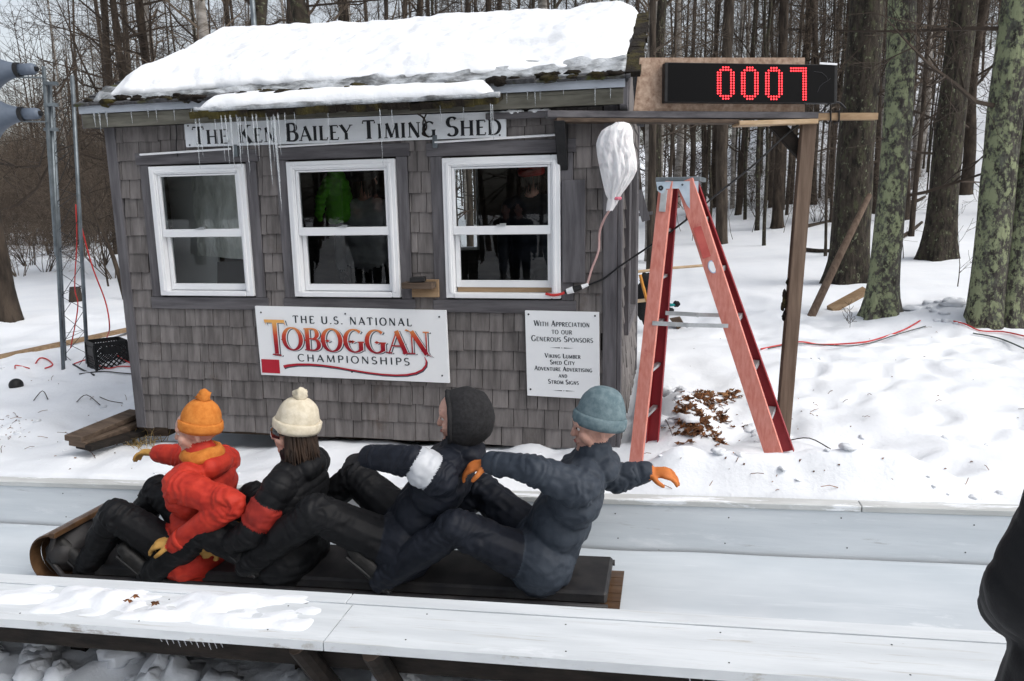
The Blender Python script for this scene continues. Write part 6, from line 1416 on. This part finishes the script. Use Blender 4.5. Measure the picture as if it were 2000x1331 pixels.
q = MB(); c, f, u, sd_, k = b1.hd; q.lathe(c-u*.125*k-f*.01, u, [(-.03,.10),(-.02,.115),(.0,.118),(.03,.105),(.045,.085),(.03,.07)], 22)
for i, p in enumerate(q.v): q.v[i] = tuple(V(p)+wob(V(p), 12, .012))
q.build('scarf', M['orange_knit'], r1, smooth=True)
r2, b2 = rider(580, 838, 'second toboggan rider in black jacket, cream knit hat and dark hair', 1.04, .12, [M['black_cloth'], M['black_cloth'], M['boot'], M['ochre'], M['skin'], M['red_dark']], .35, quilt=.062)
beanie(b2, r2, M['cream_knit'], pom=1, h=.14, r=.110); goggles(b2, r2); long_hair(b2, r2, M['hair_dark'])
r3, b3 = rider(905, 812, 'third toboggan rider in navy jacket with black hood and pale stripe', 1.12, .52, [M['navy'], M['black_cloth'], M['boot'], M['glove_bk'], M['skin'], M['reflective']], .25, arm_pts(onY(808, 902, 3.20), onY(722, 892, 3.27), (-1,.1,-.25), (0,.3,-1)), lift=.04)
hood(b3, r3, M['glove_bk'], r=.132, open_=.60); face(b3, r3)
bk1, bk2 = onY(1205, 925, 3.16), onY(1262, 920, 3.10)
r4, b4 = rider(1165, 832, 'rearmost toboggan rider in slate jacket and grey knit hat, one orange glove trailing', 1.10, .46, [M['slate'], M['navy'], M['boot'], M['orange_glove'], M['skin']], .3, arm_pts(onY(1045, 922, 3.20), onY(962, 905, 3.27), (-1,.1,-.25), (0,.3,-1)), arm_pts(onY(1205, 935, 3.66), onY(1258, 922, 3.66), (1,0,.02), (0,.3,-1)), lift=.03)
beanie(b4, r4, M['teal_knit'], h=.145, r=.110); face(b4, r4)
# the toboggan under them
M['tob_wood'] = mat('varnished_ash', (.055,.030,.016), (.12,.066,.033), .35, (2,14,14), .15, (4,50,50), bdist=.002, coat=.3); M['tob_side'] = mat('dark_rail', (.016,.016,.018), (.035,.033,.033), .5, (9,9,9))
TX0, TX1 = onY(188, 1115, YC).x, onY(1215, 1050, YC).x
tob = thing('toboggan', 'long low wooden toboggan with curled front carrying four riders', 'toboggan', ((TX0+TX1)/2, YC, fz(-2)))
cpts = []                                          # profile of the bottom boards: along the floor, then curling up and back
for k in range(40): x = TX1+(TX0-TX1)*k/39; cpts.append((x, fz(x)+.016))
for k in range(1, 22): a = R(190*k/21); cpts.append((TX0-.145*math.sin(a), fz(TX0)+.016+.145*(1-math.cos(a))))
for sl in range(6):
    y0 = YC-.235+.079*sl; q = MB(); vs = []
    for (x, z) in cpts:
        for yy, dz in ((y0, 0), (y0+.075, 0), (y0+.075, .011), (y0, .011)): vs.append((x, yy+.016*x, z+dz))
    n_ = len(cpts); q.add(vs, [(i*4+j, i*4+(j+1) % 4, (i+1)*4+(j+1) % 4, (i+1)*4+j) for i in range(n_-1) for j in range(4)]+[(0,1,2,3), tuple((n_-1)*4+j for j in (3,2,1,0))])
    q.build('floor_board', M['tob_wood'], tob)
q = MB()
for k in range(7): x = TX1-.12+(TX0-TX1+.2)*k/6; q = MB(); q.beam((x, YC-.24+.016*x, fz(x)+.040), (x, YC+.245+.016*x, fz(x)+.040), .05, .022); q.build('cross_bar', M['tob_wood'], tob, bevel=.003)
q = MB(); q.beam((TX0+.02, YC-.24+.016*TX0, fz(TX0)+.315), (TX0+.02, YC+.245+.016*TX0, fz(TX0)+.315), .035, .03); q.build('cross_bar', M['tob_wood'], tob, bevel=.003)
for sg in (-1, 1):
    q = MB(); q.tube([(x, YC+sg*.228+.016*x, fz(x)+.075) for x in np.linspace(TX1-.05, TX0+.05, 12)]+[(TX0-.06, YC+sg*.20+.016*TX0, fz(TX0)+.16), (TX0+.0, YC+sg*.20+.016*TX0, fz(TX0)+.30)], .016, 8); q.build('hand_rail', M['tob_side'], tob, smooth=True)
q = MB(); vs = []
xs_ = np.linspace(TX1-.06, TX0+.10, 30)
q.hexa([V((xs_[0], YC-.17, fz(xs_[0])+.115)), V((xs_[-1], YC-.22, fz(xs_[-1])+.115)), V((xs_[-1], YC-.22, fz(xs_[-1])+.052)), V((xs_[0], YC-.17, fz(xs_[0])+.052)), V((xs_[0], YC+.22, fz(xs_[0])+.115)), V((xs_[-1], YC+.17, fz(xs_[-1])+.115)), V((xs_[-1], YC+.17, fz(xs_[-1])+.052)), V((xs_[0], YC+.22, fz(xs_[0])+.052))])
q.build('cushion', M['tob_side'], tob, bevel=.012)
q = MB(); q.ball((TX0-.02, YC+.016*TX0-.02, fz(TX0)+.17), .12, 10, (.9, 1.7, 1.05), .15); q.build('front_pad', M['tob_side'], tob, smooth=True)

# spectator in black at the right edge
sx, sy = .872, 1.27; sz = ground(sx, sy); sp = thing('person', 'spectator in a bulky black coat cut off by the right edge', 'person', (sx, sy, sz)); b = Body(); k = 1.0; b.quilt = .115
g_ = lambda x, y, z: V((sx+x, sy+y, sz+z*.945)); fy = V((-.25, .97, 0)).normalized()
b.cap(g_(-.10,0,.95), g_(.10,0,.95), .15, .15, 0, None, (0,0,1)); b.cap(g_(-.10,0,1.10), g_(.10,0,1.10), .148, .148, 0, None, (0,0,1)); b.cap(g_(-.10,0,1.26), g_(.10,0,1.26), .142, .142, 0, None, (0,0,1)); b.cap(g_(-.14,0,1.40), g_(.14,0,1.40), .10, .10, 0, None, (0,0,1)); b.cap(g_(0,0,1.42), g_(0,.02,1.48), .085, .07, 0); b.cap(g_(0,.01,1.46), g_(0,.02,1.54), .06, .055, 4)
b.head(g_(0,.03,1.62), fy, V((0,0,1)))
for sg in (-1, 1):
    sh_ = g_(sg*.20,0,1.38); el = g_(sg*.280,-.02,1.16); wr_ = g_(sg*.235,.15,1.04); b.cap(sh_, el, .085, .078, 0); b.cap(el, wr_, .078, .06, 0); b.hand(wr_, (-sg*.8,.5,-.1), (0,-.2,-1), sg, .5, 3)
    b.cap(g_(sg*.12,0,1.06), g_(sg*.155,0,.90), .165, .16, 0, None, (0,0,1)); b.cap(g_(sg*.13,0,.86), g_(sg*.125,0,.74), .15, .135, 0, None, (0,0,1)); hp = g_(sg*.10,0,.92); kn = g_(sg*.115,.02,.50); an = g_(sg*.12,-.01,.10); b.cap(hp, kn, .11, .078, 1); b.cap(kn, an, .078, .060, 1); b.cap(an, an+fy*.15+V((0,0,-.05)), .055, .042, 2); b.cap(g_(sg*.11,0,.90), g_(sg*.12,0,.86), .165, .150, 0)
b.build('body', [M['black_cloth'], M['black_cloth'], M['boot'], M['glove_bk'], M['skin']], sp, .010, .010); beanie(b, sp, M['glove_bk']); eyes(b, sp)

# people added inside the shed in place of figures reflected in the panes
def stander(px, wy, label, mats, s, face, hat=None):
    c = onY(px, 420, wy); x = c.x; sp = thing('person', label, 'person', (x, wy, .215), None); b = Body(); g_ = lambda a, e, z: V((x+a*s, wy+e*s, .215+z*s)); fy = V(face).normalized()
    b.cap(g_(-.07,0,.95), g_(.07,0,.95), .135, .135, 0); b.cap(g_(-.07,0,1.12), g_(.07,0,1.12), .13, .13, 0); b.cap(g_(-.09,0,1.28), g_(.09,0,1.28), .125, .125, 0, (V((0,1,0)), .85)); b.cap(g_(-.13,0,1.39), g_(.13,0,1.39), .075, .075, 0); b.cap(g_(0,0,1.40), g_(0,0,1.54), .058, .055, 4); b.head(g_(0,0,1.62), fy, (0,0,1), s)
    for sg in (-1, 1):
        sh_ = g_(sg*.19,0,1.37); el = g_(sg*.245,-.02,1.09); wr_ = g_(sg*.24,-.06,.86); b.cap(sh_, el, .07*s, .06*s, 0); b.cap(el, wr_, .06*s, .045*s, 0); b.hand(wr_, (0,-.1,-1), (-sg,0,0), sg, .5, 3)
        hp = g_(sg*.09,0,.9); kn = g_(sg*.10,.0,.5); an = g_(sg*.11,0,.09); b.cap(hp, kn, .10*s, .07*s, 1); b.cap(kn, an, .07*s, .05*s, 1); b.cap(an, an+fy*.14+V((0,0,-.04)), .045, .038, 2)
    b.build('body', mats, sp, .012, .008); beanie(b, sp, hat or M['glove_bk']); eyes(b, sp); long_hair(b, sp, M['hair_dark'], .17); return sp
stander(716, YW+1.45, 'added person in pale grey coat behind the middle window, standing in for a reflection', [M['pale_coat'], M['black_cloth'], M['boot'], M['glove_bk'], M['skin']], 1.0, (.5,1,0))
stander(1040, YW+1.35, 'added person in dark coat and red hat behind the right window, standing in for a reflection', [M['navy'], M['black_cloth'], M['boot'], M['glove_bk'], M['skin']], 1.0, (.3,1,0), M['red_dark'])
# green jacket added indoors to stand in for a reflection in the middle pane
jc = onY(654, 352, YW+1.25); jk = thing('green_jacket', 'bright green jacket shape added inside the middle window as a stand-in reflection', 'jacket', jc); b = Body(); g_ = lambda a, e, z: jc+V((a*.30+e*.5, a*.85+e, z*.85))
b.cap(g_(-.09,0,-.03), g_(.09,0,-.03), .055, .055, 0, (V((0,1,0)), .8)); b.cap(g_(-.05,0,-.06), g_(-.035,0,-.36), .085, .075, 0, (V((0,1,0)), .7)); b.cap(g_(.05,0,-.06), g_(.06,0,-.34), .085, .080, 0, (V((0,1,0)), .7)); b.cap(g_(-.03,.02,.05), g_(.03,.02,.03), .06, .055, 0)
for sg in (-1, 1): b.joints.append(g_(sg*.17,-.02,-.2)); b.cap(g_(sg*.12,0,-.03), g_(sg*.175,-.02,-.20), .048, .042, 0); b.cap(g_(sg*.175,-.02,-.20), g_(sg*.165,-.05,-.38), .042, .032, 0)
b.build('cloth', [M['green_jacket']], jk, .009, .014)
# spectators on the bank across the chute: out of the picture, but mirrored in the panes
gc_ = 'spectators mirrored in the panes'; proto = {}
for i, (x, y, kd) in enumerate(((-6.2, -2.2, 0), (-5.4, -2.9, 1), (-4.7, -2.1, 0), (-3.9, -2.6, 2), (-3.2, -2.0, 0), (-2.5, -2.9, 1), (-1.7, -2.2, 0), (-1.0, -2.6, 3), (-.3, -2.1, 0), (.6, -2.7, 1), (1.4, -2.2, 0), (2.2, -2.6, 0), (-5.0, -3.6, 0), (-2.9, -3.7, 0), (-.6, -3.6, 2), (1.0, -3.7, 0), (-7.0, -3.3, 0))):
    lab = ['spectator in black coat on the bank across the chute', 'spectator in navy coat on the bank across the chute', 'spectator in bright green jacket on the bank across the chute', 'spectator in pale coat on the bank across the chute'][kd]
    if kd not in proto:
        r_ = stander(700, 5, lab, [[M['black_cloth'], M['navy'], M['green_jacket'], M['pale_coat']][kd], M['black_cloth'], M['boot'], M['glove_bk'], M['skin']], 1.0, (0,1,0)); proto[kd] = r_
    else:
        o_ = proto[kd]; r_ = o_.copy(); COL.objects.link(r_)
        for ch in o_.children: c_ = ch.copy(); COL.objects.link(c_); c_.parent = r_
    r_['label'] = lab; r_['group'] = gc_; r_.location = (x, y, -.10+.05*(i % 3)); r_.rotation_euler = (0, 0, R((i*37) % 50-25)); k_ = .95+.03*((i*7) % 5); r_.scale = (k_,)*3
